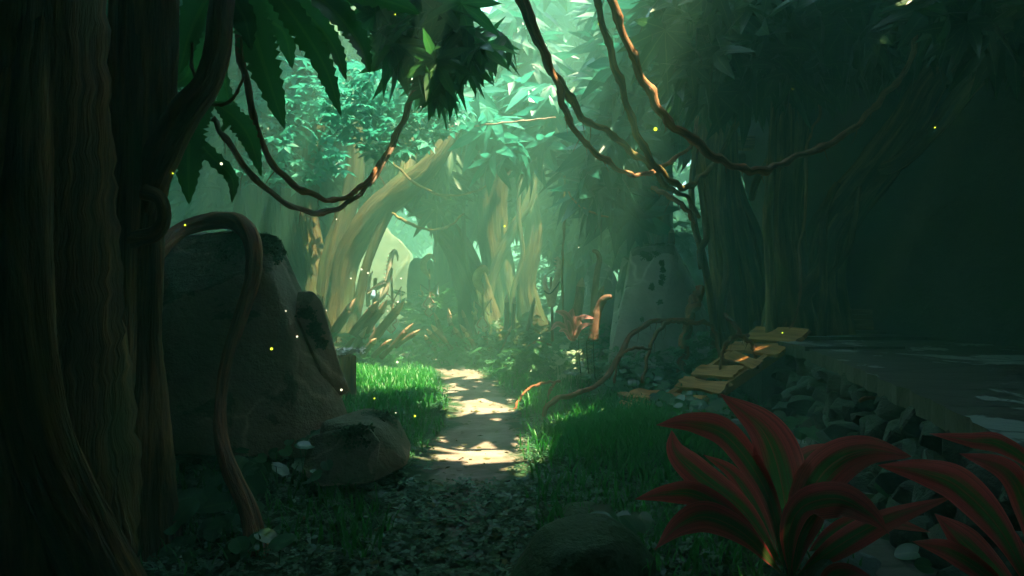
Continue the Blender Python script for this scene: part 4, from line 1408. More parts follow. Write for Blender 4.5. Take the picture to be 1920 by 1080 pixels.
drp = thing('drooping_plant', 'plant with big saw-edged drooping leaves hanging from the left branch', 'plant', tuple(P(450, -60, 4.9)))
for (pts_, W, n_) in [
    ([(462, -60, 4.9), (470, 40, 4.8), (500, 130, 4.75), (529, 238, 4.7)], 0.155, 40),
    ([(480, -60, 4.9), (550, 30, 4.8), (605, 120, 4.75), (634, 212, 4.7)], 0.105, 40),
    ([(500, -60, 5.0), (600, 0, 4.9), (660, 60, 4.9), (692, 135, 4.85)], 0.13, 34),
    ([(480, -60, 5.2), (570, 20, 5.2), (620, 80, 5.15), (650, 152, 5.1)], 0.10, 34),
    ([(450, -60, 4.8), (445, 0, 4.7), (470, 50, 4.6), (470, 92, 4.6)], 0.10, 22),
    ([(440, -60, 5.1), (425, 60, 5.1), (410, 150, 5.0), (396, 232, 5.0)], 0.115, 34),
    ([(430, -60, 4.7), (380, 0, 4.7), (345, 60, 4.7), (326, 135, 4.7)], 0.12, 30),
    ([(395, 175, 4.6), (365, 230, 4.6), (358, 300, 4.55), (354, 382, 4.5)], 0.125, 34),
    ([(400, 190, 4.7), (445, 225, 4.7), (472, 265, 4.7), (492, 332, 4.65)], 0.085, 30),
    ([(370, 250, 4.7), (400, 290, 4.7), (425, 330, 4.7), (442, 382, 4.7)], 0.06, 24),
    ([(345, 200, 4.9), (330, 260, 4.9), (325, 320, 4.9), (330, 360, 4.9)], 0.09, 24),
    ([(520, -60, 5.3), (640, -20, 5.3), (730, 0, 5.3), (790, 30, 5.3)], 0.12, 30),
    ([(450, -60, 5.3), (500, 30, 5.3), (540, 70, 5.3), (550, 130, 5.3)], 0.12, 30),
    ([(400, -60, 5.2), (370, 60, 5.2), (345, 130, 5.2), (325, 170, 5.2)], 0.12, 30),
    ([(420, 120, 5.1), (425, 180, 5.1), (430, 210, 5.1), (415, 260, 5.1)], 0.10, 24),
]:
    mb = MB()
    pp = [p3(*q) for q in pts_]
    pp = [(x, y + random.uniform(-.1, .1), z) for x, y, z in pp]
    ribbon_leaf(mb, pp, W, (random.uniform(-.5, .5), -1, random.uniform(-.2, .5)), 0.30, 0.34, n_, (0.8, 0.75), 0.08)
    mb.build('leaf', M['banana'], drp)

# red-leaved plants in the foreground
RA = [  # leaves as photo points with depth, half width
    ([(1478, 1060, 3.7), (1470, 930, 3.65), (1435, 815, 3.55), (1350, 738, 3.4)], 0.155),
    ([(1470, 1060, 3.7), (1440, 930, 3.6), (1370, 825, 3.45), (1300, 795, 3.35), (1230, 797, 3.25)], 0.095),
    ([(1465, 1060, 3.65), (1395, 960, 3.55), (1310, 890, 3.45), (1268, 848, 3.4), (1259, 806, 3.38)], 0.088),
    ([(1462, 1060, 3.75), (1420, 960, 3.75), (1375, 890, 3.75), (1318, 852, 3.72)], 0.062),
    ([(1460, 1070, 3.6), (1390, 985, 3.45), (1310, 930, 3.3), (1250, 925, 3.2), (1190, 936, 3.1)], 0.07),
    ([(1465, 1075, 3.5), (1400, 1005, 3.35), (1330, 970, 3.2), (1275, 985, 3.1), (1228, 1030, 3.05)], 0.085),
    ([(1490, 1060, 3.7), (1505, 960, 3.6), (1550, 880, 3.5), (1620, 845, 3.4), (1710, 856, 3.3)], 0.125),
    ([(1482, 1060, 3.85), (1485, 930, 3.85), (1510, 860, 3.85), (1590, 832, 3.85)], 0.085),
    ([(1480, 1080, 3.5), (1480, 1000, 3.4), (1505, 950, 3.25), (1570, 935, 3.15), (1630, 965, 3.05), (1668, 1002, 3.0)], 0.105),
    ([(1495, 1080, 3.6), (1570, 1025, 3.5), (1660, 975, 3.4), (1795, 928, 3.3)], 0.075),
    ([(1495, 1080, 3.7), (1560, 1005, 3.65), (1640, 975, 3.6), (1745, 998, 3.55)], 0.065),
    ([(1488, 1080, 3.65), (1500, 1010, 3.6), (1530, 960, 3.55), (1545, 930, 3.5)], 0.07),
]
RB = [
    ([(1945, 1130, 2.55), (1880, 1000, 2.45), (1800, 915, 2.35), (1730, 885, 2.25), (1645, 872, 2.15)], 0.074),
    ([(1960, 1100, 2.55), (1925, 960, 2.45), (1885, 885, 2.35), (1798, 850, 2.25)], 0.063),
    ([(1990, 1050, 2.75), (1940, 890, 2.65), (1880, 835, 2.55), (1815, 825, 2.50), (1742, 813, 2.45)], 0.044),
    ([(1930, 1140, 2.45), (1850, 1060, 2.35), (1800, 1010, 2.25), (1752, 963, 2.20)], 0.070),
    ([(1930, 1160, 2.35), (1850, 1080, 2.25), (1780, 1035, 2.15), (1710, 1015, 2.10)], 0.048),
    ([(1960, 1140, 2.65), (1900, 1020, 2.65), (1830, 960, 2.65), (1790, 940, 2.65)], 0.052),
    ([(1980, 1140, 2.35), (2000, 1000, 2.25), (2060, 930, 2.15), (2150, 920, 2.05)], 0.067),
]
for (leaves, base, lab) in ((RA, (1478, 1090, 3.7), 'red-leaved plant with a fan of broad leaves in the right foreground'), (RB, (1950, 1150, 2.55), 'second red-leaved plant cut off by the right edge of the picture')):
    b = P(*base)
    b.z = float(hgt(b.x, b.y))
    t = thing('red_leaved_plant', lab, 'plant', tuple(b))
    mb = MB()
    zt = max(b.z + 0.12, P(*base).z + 0.10)
    tube(mb, [tuple(b), (b.x, b.y, zt)], [0.035, 0.026], 8, 8)
    mb.build('stem', M['stem'], t)
    for (pts_, W) in leaves:
        mb = MB()
        ribbon_leaf(mb, [p3(*q) for q in pts_], W * 0.88, (random.uniform(-.5, .5), -1.0, random.uniform(0.0, 0.6)), 0.16, 0, 30, (0.92, random.uniform(0.85, 1.1)), random.uniform(0.04, 0.14))
        mb.build('leaf', M['red_leaf'], t)
b = P(1478, 1078, 3.3)
t = thing('red_leaved_plant', 'small red leaf shoot at the bottom edge below the big red-leaved plant', 'plant', (b.x, b.y, 0))
mb = MB()
ribbon_leaf(mb, [p3(1540, 1150, 3.1), p3(1555, 1090, 3.1), p3(1590, 1074, 3.05), p3(1640, 1085, 3.0)], 0.05, (0, -.8, .5), 0.2, 0, 18)
mb.build('leaf', M['red_leaf'], t)

t = thing('pink_leaved_plant', 'small pink-leaved plant in the bushes left of the flat-topped boulder', 'plant', (1.0, 11.0, 0.1))
for (pts_, W) in [([(1072, 640, 11), (1068, 610, 10.9), (1058, 590, 10.8), (1040, 584, 10.7)], 0.085), ([(1074, 640, 11), (1070, 600, 10.9), (1074, 578, 10.85)], 0.085), ([(1076, 640, 11), (1085, 605, 10.9), (1095, 595, 10.8), (1115, 597, 10.7)], 0.06),
                  ([(1072, 640, 11), (1060, 618, 10.9), (1045, 608, 10.8), (1032, 620, 10.75)], 0.06), ([(1076, 640, 11), (1086, 618, 10.8), (1098, 610, 10.7), (1112, 607, 10.6)], 0.05), ([(1072, 640, 11), (1064, 624, 10.7), (1055, 620, 10.6), (1048, 622, 10.5)], 0.045),
                  ([(1074, 640, 11), (1080, 605, 11), (1083, 592, 11)], 0.08), ([(1074, 640, 11), (1066, 610, 10.8), (1063, 600, 10.7)], 0.05)]:
    mb = MB()
    ribbon_leaf(mb, [p3(*q) for q in pts_], W, (0, -0.8, 0.5), 0.2, 0, 16, (0.8, 0.75))
    mb.build('leaf', M['pink_leaf'], t)

# ------------------------------------------------------------------ vines
def vine(label, pts, r, mat, n=110, strands=1, knot=0.35, gap=0.0, group=None, name='vine', cat='vine'):
    mb = MB()
    c = catmull([p3(*q) for q in pts], n)
    for k in range(strands):
        q = c.copy()
        if strands > 1:
            s = np.linspace(0, 1, n)
            _, a, b = frames(c)
            th = s * n * 0.16 + k * math.pi
            q = c + gap * (np.cos(th)[:, None] * a + np.sin(th)[:, None] * b)
        q = q + 0.25 * r * np.stack([np.sin(np.arange(n) * .55 + k), np.cos(np.arange(n) * .37), np.sin(np.arange(n) * .71 + 2 * k)], -1)
        tube(mb, q[::2], [r * 0.72, r * 0.84, r * 0.72, r * 0.66], n, 9, 0.10, 3, 20.0, knot, True, 0.06)
    if r > 0.025:
        for _ in range(int(n / 9)):
            q = c[random.randint(4, n - 5)]
            L_ = random.uniform(0.05, 0.22)
            e_ = np.array((random.uniform(-.6, .6), random.uniform(-.6, .6), -1)) * L_
            tube(mb, [q, q + e_ * 0.5 + np.array((random.uniform(-.02, .02), 0, 0)), q + e_], [r * 0.16, r * 0.1, r * 0.04], 6, 4)
    o = mb.build(name, M[mat], None, tuple(c[0]))
    return tag(o, label, cat, group)


vine('brown vine looping from the left branch, the upper of two', [(440, 40, 4.9), (452, 110, 4.9), (470, 190, 4.95), (490, 265, 5.1), (530, 330, 5.4), (580, 362, 5.7), (625, 376, 5.9), (668, 358, 6.2), (700, 325, 6.5), (725, 285, 6.8), (745, 245, 7.0), (765, 200, 7.2), (780, 120, 7.4)], 0.030, 'vine')
vine('pale-ended vine looping lowest from the left branch', [(398, 222, 4.8), (420, 255, 4.85), (465, 320, 5.1), (520, 370, 5.4), (580, 398, 5.7), (630, 392, 6.0), (672, 366, 6.25), (700, 335, 6.5), (728, 292, 6.8), (748, 250, 7.0), (770, 195, 7.25), (790, 110, 7.4)], 0.028, 'vine_pale')
vine('thin dark loop of vine below the left branch', [(360, 80, 4.6), (362, 130, 4.6), (385, 185, 4.55), (410, 197, 4.5), (440, 180, 4.5), (455, 140, 4.55), (452, 60, 4.6)], 0.014, 'vine_moss', 60)
vine('long orange vine swinging across the right of the picture', [(1120, -80, 5.6), (1150, 10, 5.6), (1180, 90, 5.7), (1215, 165, 5.8), (1250, 225, 5.9), (1300, 262, 6.0), (1350, 300, 6.15), (1400, 318, 6.3), (1440, 318, 6.4), (1490, 295, 6.55), (1560, 268, 6.8), (1620, 222, 7.1), (1660, 175, 7.4), (1700, 130, 7.7), (1720, 60, 7.9)], 0.046, 'vine', 170)
vine('mossy vine hanging steeply in front of the teal leaves', [(1095, -80, 6.4), (1118, 0, 6.4), (1140, 80, 6.5), (1165, 160, 6.6), (1190, 240, 6.8), (1215, 290, 6.9), (1250, 332, 7.1), (1285, 352, 7.4), (1315, 330, 7.8), (1340, 305, 8.2), (1375, 240, 8.8), (1385, 190, 9.2)], 0.042, 'vine_moss', 140)
vine('orange vine crossing over the mossy one at top centre', [(960, -80, 6.0), (985, 0, 6.0), (1015, 80, 6.1), (1045, 155, 6.2), (1060, 210, 6.3), (1090, 260, 6.5), (1130, 296, 6.8), (1175, 325, 7.1), (1215, 325, 7.5), (1260, 300, 8.0), (1300, 265, 8.6), (1310, 190, 9.2)], 0.036, 'vine', 130)
vine('thick mossy vine passing behind the orange one at top centre', [(940, -80, 6.5), (972, 0, 6.5), (1005, 70, 6.5), (1030, 125, 6.6), (1065, 175, 6.8), (1095, 225, 7.0), (1140, 245, 7.3), (1180, 282, 7.6), (1220, 312, 7.8), (1240, 340, 8.1), (1260, 356, 8.5), (1290, 372, 9.0), (1310, 410, 9.8)], 0.044, 'vine_moss', 130)
vine('thin vine sagging between the far trees', [(728, 300, 13.6), (750, 318, 13.6), (780, 345, 13.6), (830, 366, 13.8), (880, 362, 14), (920, 345, 14.4), (950, 318, 15)], 0.032, 'vine_moss', 70)
vine('lower thin vine sagging across the far opening', [(735, 400, 14), (760, 415, 14), (800, 430, 14.2), (840, 425, 14.5), (870, 400, 15)], 0.036, 'vine_moss', 60)
vine('straight thin vine hanging beside the jawbone staff', [(1058, 330, 12.5), (1059, 400, 12.4), (1056, 460, 12.4), (1054, 530, 12.4), (1058, 620, 12.4)], 0.028, 'vine_moss', 60)
vine('short slanting vine among the teal leaves above the boulders', [(1060, 350, 11.6), (1080, 380, 11.4), (1110, 398, 11.2), (1142, 408, 11)], 0.022, 'vine', 40)
vine('pale-topped bough in front of the sunlit yellow trunk', [(1222, 352, 9.8), (1255, 368, 9.6), (1285, 390, 9.6), (1302, 420, 9.8)], 0.045, 'vine', 50, knot=0.2)
vine('curling vine on the trunk of the right tree', [(1535, 190, 9.0), (1538, 215, 9.0), (1522, 245, 8.95), (1512, 290, 9.0), (1510, 400, 9.0), (1498, 470, 9.0), (1502, 530, 8.9), (1490, 600, 8.9), (1460, 645, 8.8)], 0.024, 'vine', 90)
vine('thin vine hanging from the dark leaves before the slit', [(1408, 170, 8.6), (1390, 220, 8.7), (1365, 270, 8.8), (1350, 300, 8.9)], 0.02, 'vine_moss', 40)
vine('grey dead branch stretched across the pale central sprig', [(868, 238, 12.2), (930, 232, 12), (990, 226, 11.9), (1045, 220, 11.8)], 0.022, 'vine_pale', 50, name='dead_branch', cat='branch')

# roots arching out of the ground
ROOTS = [
    ('long root arching down in front of the flat-topped boulder', [(1300, 604, 9.6), (1240, 600, 9.5), (1200, 615, 9.4), (1172, 645, 9.3), (1155, 680, 9.2), (1128, 715, 8.9), (1090, 735, 8.6), (1055, 745, 8.4), (1028, 758, 8.1), (1020, 790, 8.0)], 0.045),
    ('root forking down from the top of the long arching root', [(1270, 602, 9.5), (1250, 605, 9.4), (1228, 630, 9.3), (1215, 665, 9.2), (1205, 720, 9.0)], 0.035),
    ('root bridging from the arching root to the stems on the right', [(1262, 600, 9.5), (1290, 606, 9.5), (1330, 607, 9.6), (1345, 640, 9.7), (1350, 700, 9.6)], 0.038),
    ('small low root arch left of the fork', [(1222, 655, 9.1), (1195, 652, 9.1), (1172, 660, 9.0), (1158, 680, 9.0), (1152, 720, 8.9)], 0.025),
    ('stubby root leaning beside the top of the ramp', [(1358, 590, 9.2), (1375, 605, 9.1), (1392, 630, 9.0), (1412, 650, 8.9), (1420, 700, 8.8)], 0.038),
    ('low looping root behind the ramp', [(1405, 630, 9.0), (1375, 632, 9.0), (1358, 650, 9.0), (1352, 680, 8.9), (1350, 740, 8.8)], 0.03),
    ('slim bent root on the right bank of the path', [(1050, 715, 9.3), (1020, 718, 9.2), (990, 730, 9.1), (972, 752, 8.9), (962, 775, 8.7)], 0.024),
    ('short dark root right of the slim bent root', [(1040, 718, 9.0), (1030, 735, 8.9), (1022, 765, 8.7)], 0.022),
    ('slender root arching over the far path bank', [(1040, 650, 11.8), (1010, 640, 11.8), (985, 655, 11.7), (965, 670, 11.6), (945, 690, 11.5)], 0.026),
    ('thick broken root leaning on the right of the flat-topped boulder', [(1312, 545, 10.6), (1305, 560, 10.5), (1295, 590, 10.4), (1285, 630, 10.3), (1278, 700, 10.2)], 0.10),
    ('forked thin root lying over the ledge edge, the farther branch', [(1688, 688, 6.2), (1665, 694, 6.2), (1645, 715, 6.1), (1625, 735, 6.0), (1598, 745, 5.9)], 0.018),
    ('forked thin root lying over the ledge edge, the nearer branch', [(1756, 697, 5.9), (1720, 696, 5.9), (1700, 706, 5.8), (1680, 728, 5.7), (1655, 740, 5.6), (1610, 752, 5.5)], 0.022),
]
for lab, pts_, r in ROOTS:
    vine(lab, pts_, r, 'root', 70, knot=0.25, name='root', cat='root')

# ------------------------------------------------------------------ sharpened stakes
def stake(base, tip, r, label, group):
    b, t_ = Vector(base), Vector(tip)
    th = thing('wooden_stake', label, 'stake', tuple(b), group)
    d = t_ - b
    L = d.length
    q = 1 - min(0.22, 2.6 * r * 2 / L)
    bow = Vector((random.uniform(-.03, .03), 0, random.uniform(-.02, .02))) * L
    mb = MB()
    tube(mb, [tuple(b), tuple(b + d * q * 0.5 + bow), tuple(b + d * q)], [r * 1.1, r * 1.03, r * 0.98], 12, 9, 0.04, 3, 1, 0.15)
    mb.build('shaft', M['stake'], th)
    mb = MB()
    tube(mb, [tuple(b + d * (q - 0.004)), tuple(b + d * (q + 0.55 * (1 - q))), tuple(t_)], [r, r * 0.62, r * 0.06], 7, 9, 0.05, 2)
    mb.build('sharpened_tip', M['tip'], th)


S1 = [((610, 655), (668, 558), 13.0, .085), ((590, 660), (606, 552), 13.4, .06), ((645, 650), (712, 562), 12.6, .085), ((668, 655), (726, 562), 12.5, .085), ((690, 648), (758, 565), 12.3, .078),
      ((650, 668), (686, 618), 12.0, .05), ((628, 640), (595, 548), 13.6, .05), ((680, 665), (706, 634), 11.2, .05), ((700, 668), (735, 636), 11.3, .045), ((715, 670), (775, 606), 11.4, .045), ((742, 650), (788, 618), 11.8, .04), ((638, 660), (690, 612), 12.2, .035)]
S1.sort(key=lambda q: q[1][0])
for i_, (b, t_, Y, r) in enumerate(S1):
    stake(P(*b, Y), P(*t_, Y - 0.3), r, f'sharpened stake leaning right on the bank left of the path, {ORD[i_]} tip from the left', 'stakes left of the path')
S2 = [((838, 645), (813, 585), 14.5), ((852, 640), (840, 577), 15), ((862, 650), (838, 590), 14.2), ((885, 640), (866, 580), 15), ((846, 655), (808, 608), 13.6), ((830, 650), (800, 617), 13.6), ((878, 655), (850, 612), 13.8), ((900, 650), (890, 583), 15),
      ((902, 660), (862, 608), 13.8), ((815, 655), (795, 628), 13.8), ((892, 655), (872, 622), 13.5), ((918, 655), (905, 610), 13.6)]
S2.sort(key=lambda q: q[1][0])
for i_, (b, t_, Y) in enumerate(S2):
    stake(P(*b, Y), P(*t_, Y - 0.4), 0.048, f'dark sharpened stake leaning left among the bushes behind the path, {ORD[i_]} tip from the left', 'stakes behind the path')
for b, t_, Y, r, lab in [((948, 620), (950, 552), 15, .05, 'upright stake beside the nearest bone totem, the left of a pair'), ((962, 620), (964, 555), 15, .05, 'upright stake beside the nearest bone totem, the right of a pair'), ((990, 620), (1003, 557), 14.5, .045, 'stake standing alone between the totem and the jawbone staff'),
                         ((1078, 600), (1092, 520), 12.3, .085, 'thick double stake before the sunlit pale boulder'), ((1108, 600), (1132, 535), 12.0, .055, 'thin stake leaning right before the pale boulder'), ((935, 660), (960, 610), 13.5, .035, 'thin stake leaning right at the foot of the nearest totem'), ((1257, 470), (1260, 428), 12.2, .06, 'short post standing on the flat-topped boulder')]:
    stake(P(*b, Y), P(*t_, Y), r, lab, None) if False else stake(P(*b, Y), P(*t_, Y), r, lab, 'single stakes')
for pts_, r, lab in [([(1112, 620, 12.0), (1114, 560, 12.0), (1120, 510, 12.0), (1124, 488, 12.0), (1120, 474, 11.95), (1112, 470, 11.9)], 0.06, 'tall hooked tusk post in front of the pale boulder'),
                     ([(1112, 640, 11.0), (1116, 600, 11.0), (1124, 575, 11.0), (1134, 560, 10.95), (1146, 556, 10.9)], 0.075, 'thick bent tusk post against the flat-topped boulder')]:
    mb = MB()
    tube(mb, [p3(*q) for q in pts_], [r * 1.1, r, r * .9, r * .75, r * .5], 34, 12, 0.06, 3, 3, 0.1)
    o = mb.build('hooked_post', M['stake'], None, p3(*pts_[0]))
    tag(o, lab, 'post')

# ------------------------------------------------------------------ bone totems
def totem(px, Y, top, base, label, mat, flip=1, hook=True, spines=False):
    """a pole with a curled horn on top, crossed sticks, a painted hide lozenge and hanging charms"""
    b = P(px, base, Y)
    t = thing('bone_totem', label, 'totem', tuple(b), 'bone totems')
    u = Y / FPX                                     # metres per photo pixel at that depth
    q = lambda dx, y, dy=0.0: (b.x + dx * u * flip, Y + dy, EYE - (y - 540) * u)
    H_ = base - top
    mb = MB()
    tube(mb, [q(0, base + 6), q(1, base - H_ * .3), q(-1, base - H_ * .62), q(0, top + H_ * 0.22)], [.035, .03, .026, .022], 20, 8, 0.05, 3)
    mb.build('pole', M['stake'], t)
    mb = MB()
    if spines:
        pts_ = [q(-28, top + H_ * .62), q(-14, top + H_ * .5), q(-8, top + H_ * .34), q(-4, top + H_ * .18), q(0, top + H_ * .05), q(5, top + 1), q(10, top + H_ * .06), q(11, top + H_ * .13)]
        tube(mb, pts_, [.10, .085, .06, .055, .055, .05, .03, .008], 40, 10, 0.06, 4)
        horn = mb.build('curled_horn', M[mat], t)
        subbase(horn, t)
        for k in range(9):
            s = k / 8
            mb = MB()
            y0 = top + H_ * (0.45 - 0.40 * s)
            x0 = -13 + 13 * s
            tube(mb, [q(x0 - 1, y0), q(x0 - 5, y0 - 2), q(x0 - 8, y0 - 1)], [.022, .014, .003], 6, 6)
            o = mb.build('spine', M[mat], t)
            o.parent = horn
    else:
        pts_ = [q(0, top + H_ * .40), q(-2, top + H_ * .33), q(-9, top + H_ * .24), q(-11, top + H_ * .14), q(-6, top + H_ * .05), q(2, top), q(9, top + H_ * .05), q(11, top + H_ * .11)]
        tube(mb, pts_, [.03, .05, .085, .095, .085, .075, .045, .008], 40, 10, 0.08, 4)
        mb.build('curled_horn', M[mat], t)
    mb = MB()
    tube(mb, [q(-17, base - H_ * .52), q(0, base - H_ * .40), q(12, base - H_ * .30)], [.014, .016, .012], 10, 6)
    mb.build('cross_stick', M['stake'], t)
    mb = MB()
    tube(mb, [q(-3, base - H_ * .30), q(10, base - H_ * .46), q(18, base - H_ * .55)], [.014, .016, .012], 10, 6)
    mb.build('cross_stick', M['stake'], t)
    mb = MB()                                        # lozenge shield of hide
    z = []
    for dx, y in ((0, base - 36), (15, base - 18), (10, base - 4), (0, base + 6), (-10, base - 4), (-15, base - 18)):
        z.append(q(dx, y, -0.05))
    front = [(x, y - 0.03, w) for x, y, w in z]
    cf = tuple(np.mean(front, 0) - np.array((0, .04, 0)))
    cb = tuple(np.mean(z, 0))
    V = front + z + [cf, cb]
    mb.add(V, [np.array([(i, (i + 1) % 6, 12) for i in range(6)] + [((i + 1) % 6 + 6, i + 6, 13) for i in range(6)]), np.array([(i + 6, (i + 1) % 6 + 6, (i + 1) % 6, i) for i in range(6)])])
    sh = mb.build('hide_shield', M['hide'], t, smooth=False)
    subbase(sh, t)
    for k in (-1, 1):
        mb = MB()
        tube(mb, [q(k * 2, base - 33, -.10), q(k * 10, base - 19, -.10), q(k * 3, base - 12, -.13), q(k * 8, base - 4, -.11), q(k * 1, base + 3, -.11)], [.014] * 3, 18, 6)
        o = mb.build('painted_band', M['red_paint'], t)
        o.parent = sh
    if hook:
        mb = MB()
        tube(mb, [q(-16, base - H_ * .50, -.02), q(-16, base - H_ * .42, -.02), q(-12, base - H_ * .37, -.02), q(-14, base - H_ * .31, -.02), q(-19, base - H_ * .33, -.02), q(-20, base - H_ * .36, -.02)], [.012, .02, .032, .032, .024, .008], 20, 7)
        mb.build('hanging_hook', M[mat], t)
    mb = MB()
    tube(mb, [q(15, base - H_ * .52), q(15, base - H_ * .40), q(16, base - H_ * .34)], [.008, .008, .022], 8, 6)
    mb.build('charm', M['blue_cloth'], t)
    mb = MB()
    tube(mb, [q(17, base - H_ * .50), q(17.5, base - H_ * .30)], [.006, .006], 6, 5)
    mb.build('cord', M['bone'], t)


totem(735, 15.5, 470, 620, 'tall white bone totem with a spiny neck in the bright opening', 'bone', 1, False, True)
totem(805, 18.5, 480, 590, 'yellow bone totem beside the standing stone in the shade', 'bone_yellow', 1)
totem(905, 14.2, 503, 628, 'ochre bone totem in front of the slanting tree', 'bone_yellow', 1)
# the claw of crossed bones left of the tall totem
t = thing('bone_claw', 'white bone claw lashed to a post left of the tall totem', 'bone claw', tuple(P(705, 620, 14.8)), None)
u = 14.8
for nm, pts_, rr, mt in [('post', [(698, 625, u), (702, 560, u), (704, 522, u)], [.05, .045, .04], 'stake'), ('bone', [(690, 575, u), (690, 545, u), (694, 520, u), (699, 508, u)], [.05, .045, .035, .008], 'bone'), ('bone', [(688, 552, 14.7), (705, 540, 14.7), (722, 530, 14.7)], [.05, .06, .07], 'bone'),
                         ('lashing', [(688, 548, 14.62), (704, 538, 14.6), (722, 531, 14.62)], [.02, .02, .02], 'iron'), ('cloth_strip', [(701, 545, 14.6), (699, 555, 14.55), (695, 562, 14.55)], [.03, .06, .01], 'blue_cloth')]:
    mb = MB()
    tube(mb, [p3(*q) for q in pts_], rr, 16, 9, 0.05, 3)
    mb.build(nm, M[mt], t)
# jawbone staff
u = 12.6
t = thing('jawbone_staff', 'staff carrying two toothed jawbones near the pink plant', 'staff', tuple(P(1036, 640, u)))
mb = MB()
tube(mb, [p3(1036, 640, u), p3(1035, 580, u), p3(1033, 520, u)], [.03, .028, .024], 14, 8, 0.05, 3)
mb.build('pole', M['stake'], t)
for pts_, rr, teeth in [([(1034, 575, u), (1039, 545, u), (1045, 520, u), (1050, 495, u), (1044, 481, u)], [.06, .075, .055, .06, .01], [(1042.5, 512), (1042.5, 505), (1043, 498), (1042.5, 491), (1042.5, 485)]),
                        ([(1032, 570, u), (1027, 550, u), (1021, 530, u), (1023, 515, u)], [.045, .05, .042, .012], [])]:
    mb = MB()
    tube(mb, [p3(*q) for q in pts_], rr, 24, 10, 0.10, 3)
    jaw = mb.build('jawbone', M['bone'], t)
    subbase(jaw, t)
    for (x, y) in teeth:
        mb = MB()
        tube(mb, [p3(x + 3, y + 1, u), p3(x - 1.5, y, u), p3(x - 3.5, y - 1.5, u)], [.03, .018, .002], 5, 6)
        o = mb.build('tooth', M['bone'], t)
        o.parent = jaw
mb = MB()
tube(mb, [p3(1020, 545, u - .08), p3(1030, 551, u - .09), p3(1040, 542, u - .1), p3(1050, 528, u - .08)], [.014, .014, .014], 14, 6)
mb.build('lashing', M['iron'], t)

# far features: pale rock shelf at the back of the opening and the old beam across the bright slit
o = rock_mesh('rock_shelf', [pl(640, 620, 31), pl(640, 440, 31), pl(700, 400, 31), pl(770, 470, 30), pl(766, 500, 30), pl(764, 620, 30), pl(690, 620, 29.5), pl(640, 440, 34), pl(770, 480, 34), pl(764, 620, 34), pl(640, 620, 34)], M['far_wall'], None, (-6.5, 31, 0), amp=0.15, bevel=0.15)
tag(o, 'pale rock shelf at the back of the bright opening', 'rock')
t = thing('wooden_beam', 'dark old beam and arch spanning the bright slit on the right', 'beam', tuple(P(1410, 270, 13)))
mb = MB()
a, b = P(1362, 268, 13.2), P(1462, 270, 13.0)
box(mb, (a + b) / 2, ((b - a).length, 0.3, 0.24), 0.0, 0.01)
mb.build('lintel', M['bark_mid'], t, smooth=False)
mb = MB()
tube(mb, [p3(1366, 310, 13.6), p3(1395, 296, 13.6), p3(1415, 294, 13.6), p3(1445, 305, 13.6)], [.14, .12, .12, .14], 16, 8, 0.05, 3)
mb.build('arch', M['bark_far'], t)

# ------------------------------------------------------------------ leafy plants on the ground
def heart_plant(label, pts_px, n, size, mat='heart', group='leafy ground plants', spread=0.0, name='leafy_plant', hmin=0.02, hmax=0.2, face=0.55, tmpl=None):
    """leaves on thin stems; pts_px is a polygon in the photo whose ground the plant covers"""
    x = np.array([p[0] for p in pts_px], float)
    y = np.array([p[1] for p in pts_px], float)
    g = []
    while len(g) < n:
        px, py = random.uniform(x.min(), x.max()), random.uniform(y.min(), y.max())
        if in_poly(np.array([px]), np.array([py]), pts_px)[0]:
            Y = EYE * FPX / (py - 540)
            for _ in range(3):
                X = (px - 960) / FPX * Y
                Y = (EYE - ground_z(X, Y)) * FPX / (py - 540)
            X = (px - 960) / FPX * Y
            g.append((X, Y))
    g = np.array(g)
    z = np.array([ground_z(a, b) for a, b in g])
    c0 = (g[:, 0].mean(), g[:, 1].mean(), z.mean())
    t = thing(name, label, 'plant', c0, group)
    h = RNG.uniform(hmin, hmax, n)
    top = np.stack([g[:, 0] + RNG.normal(0, .04, n), g[:, 1] + RNG.normal(0, .04, n), z + h], -1)
    mb = MB()
    mb.instances(tmpl or T_HEART, rot_mats(RNG.uniform(0, 6.28, n), RNG.normal(0.1, 0.35, n), RNG.normal(0, 0.4, n) , RNG.uniform(size[0], size[1], n)) if face is None else
                 np.stack([np.array(Matrix.Rotation(random.uniform(0.1, face * 1.6), 3, 'X') @ Matrix.Rotation(random.uniform(-.4, .4), 3, 'Y') @ Matrix.Rotation(random.uniform(0, 6.28), 3, 'Z')) * random.uniform(*size) for _ in range(n)]), top)
    for a in range(min(n, 70)):
        tube(mb, [(g[a, 0], g[a, 1], z[a] - 0.02), (g[a, 0] + .01, g[a, 1], z[a] + h[a] * .5), tuple(top[a])], [.004, .003], 5, 4, cap=False)
    mb.build('foliage', M[mat], t)
    return t


def ground_z(x, y):
    if in_poly(np.array([x]), np.array([y]), [(1.95, 4.0), (2.0, 5.2), (2.3, 6.1), (2.15, 7.0), (2.45, 7.8), (3.5, 8.3), (3.5, 6), (3.2, 4), (2.9, 2.6), (2.0, 3.0)])[0]:
        return 0.055
    return float(hgt(x, y))


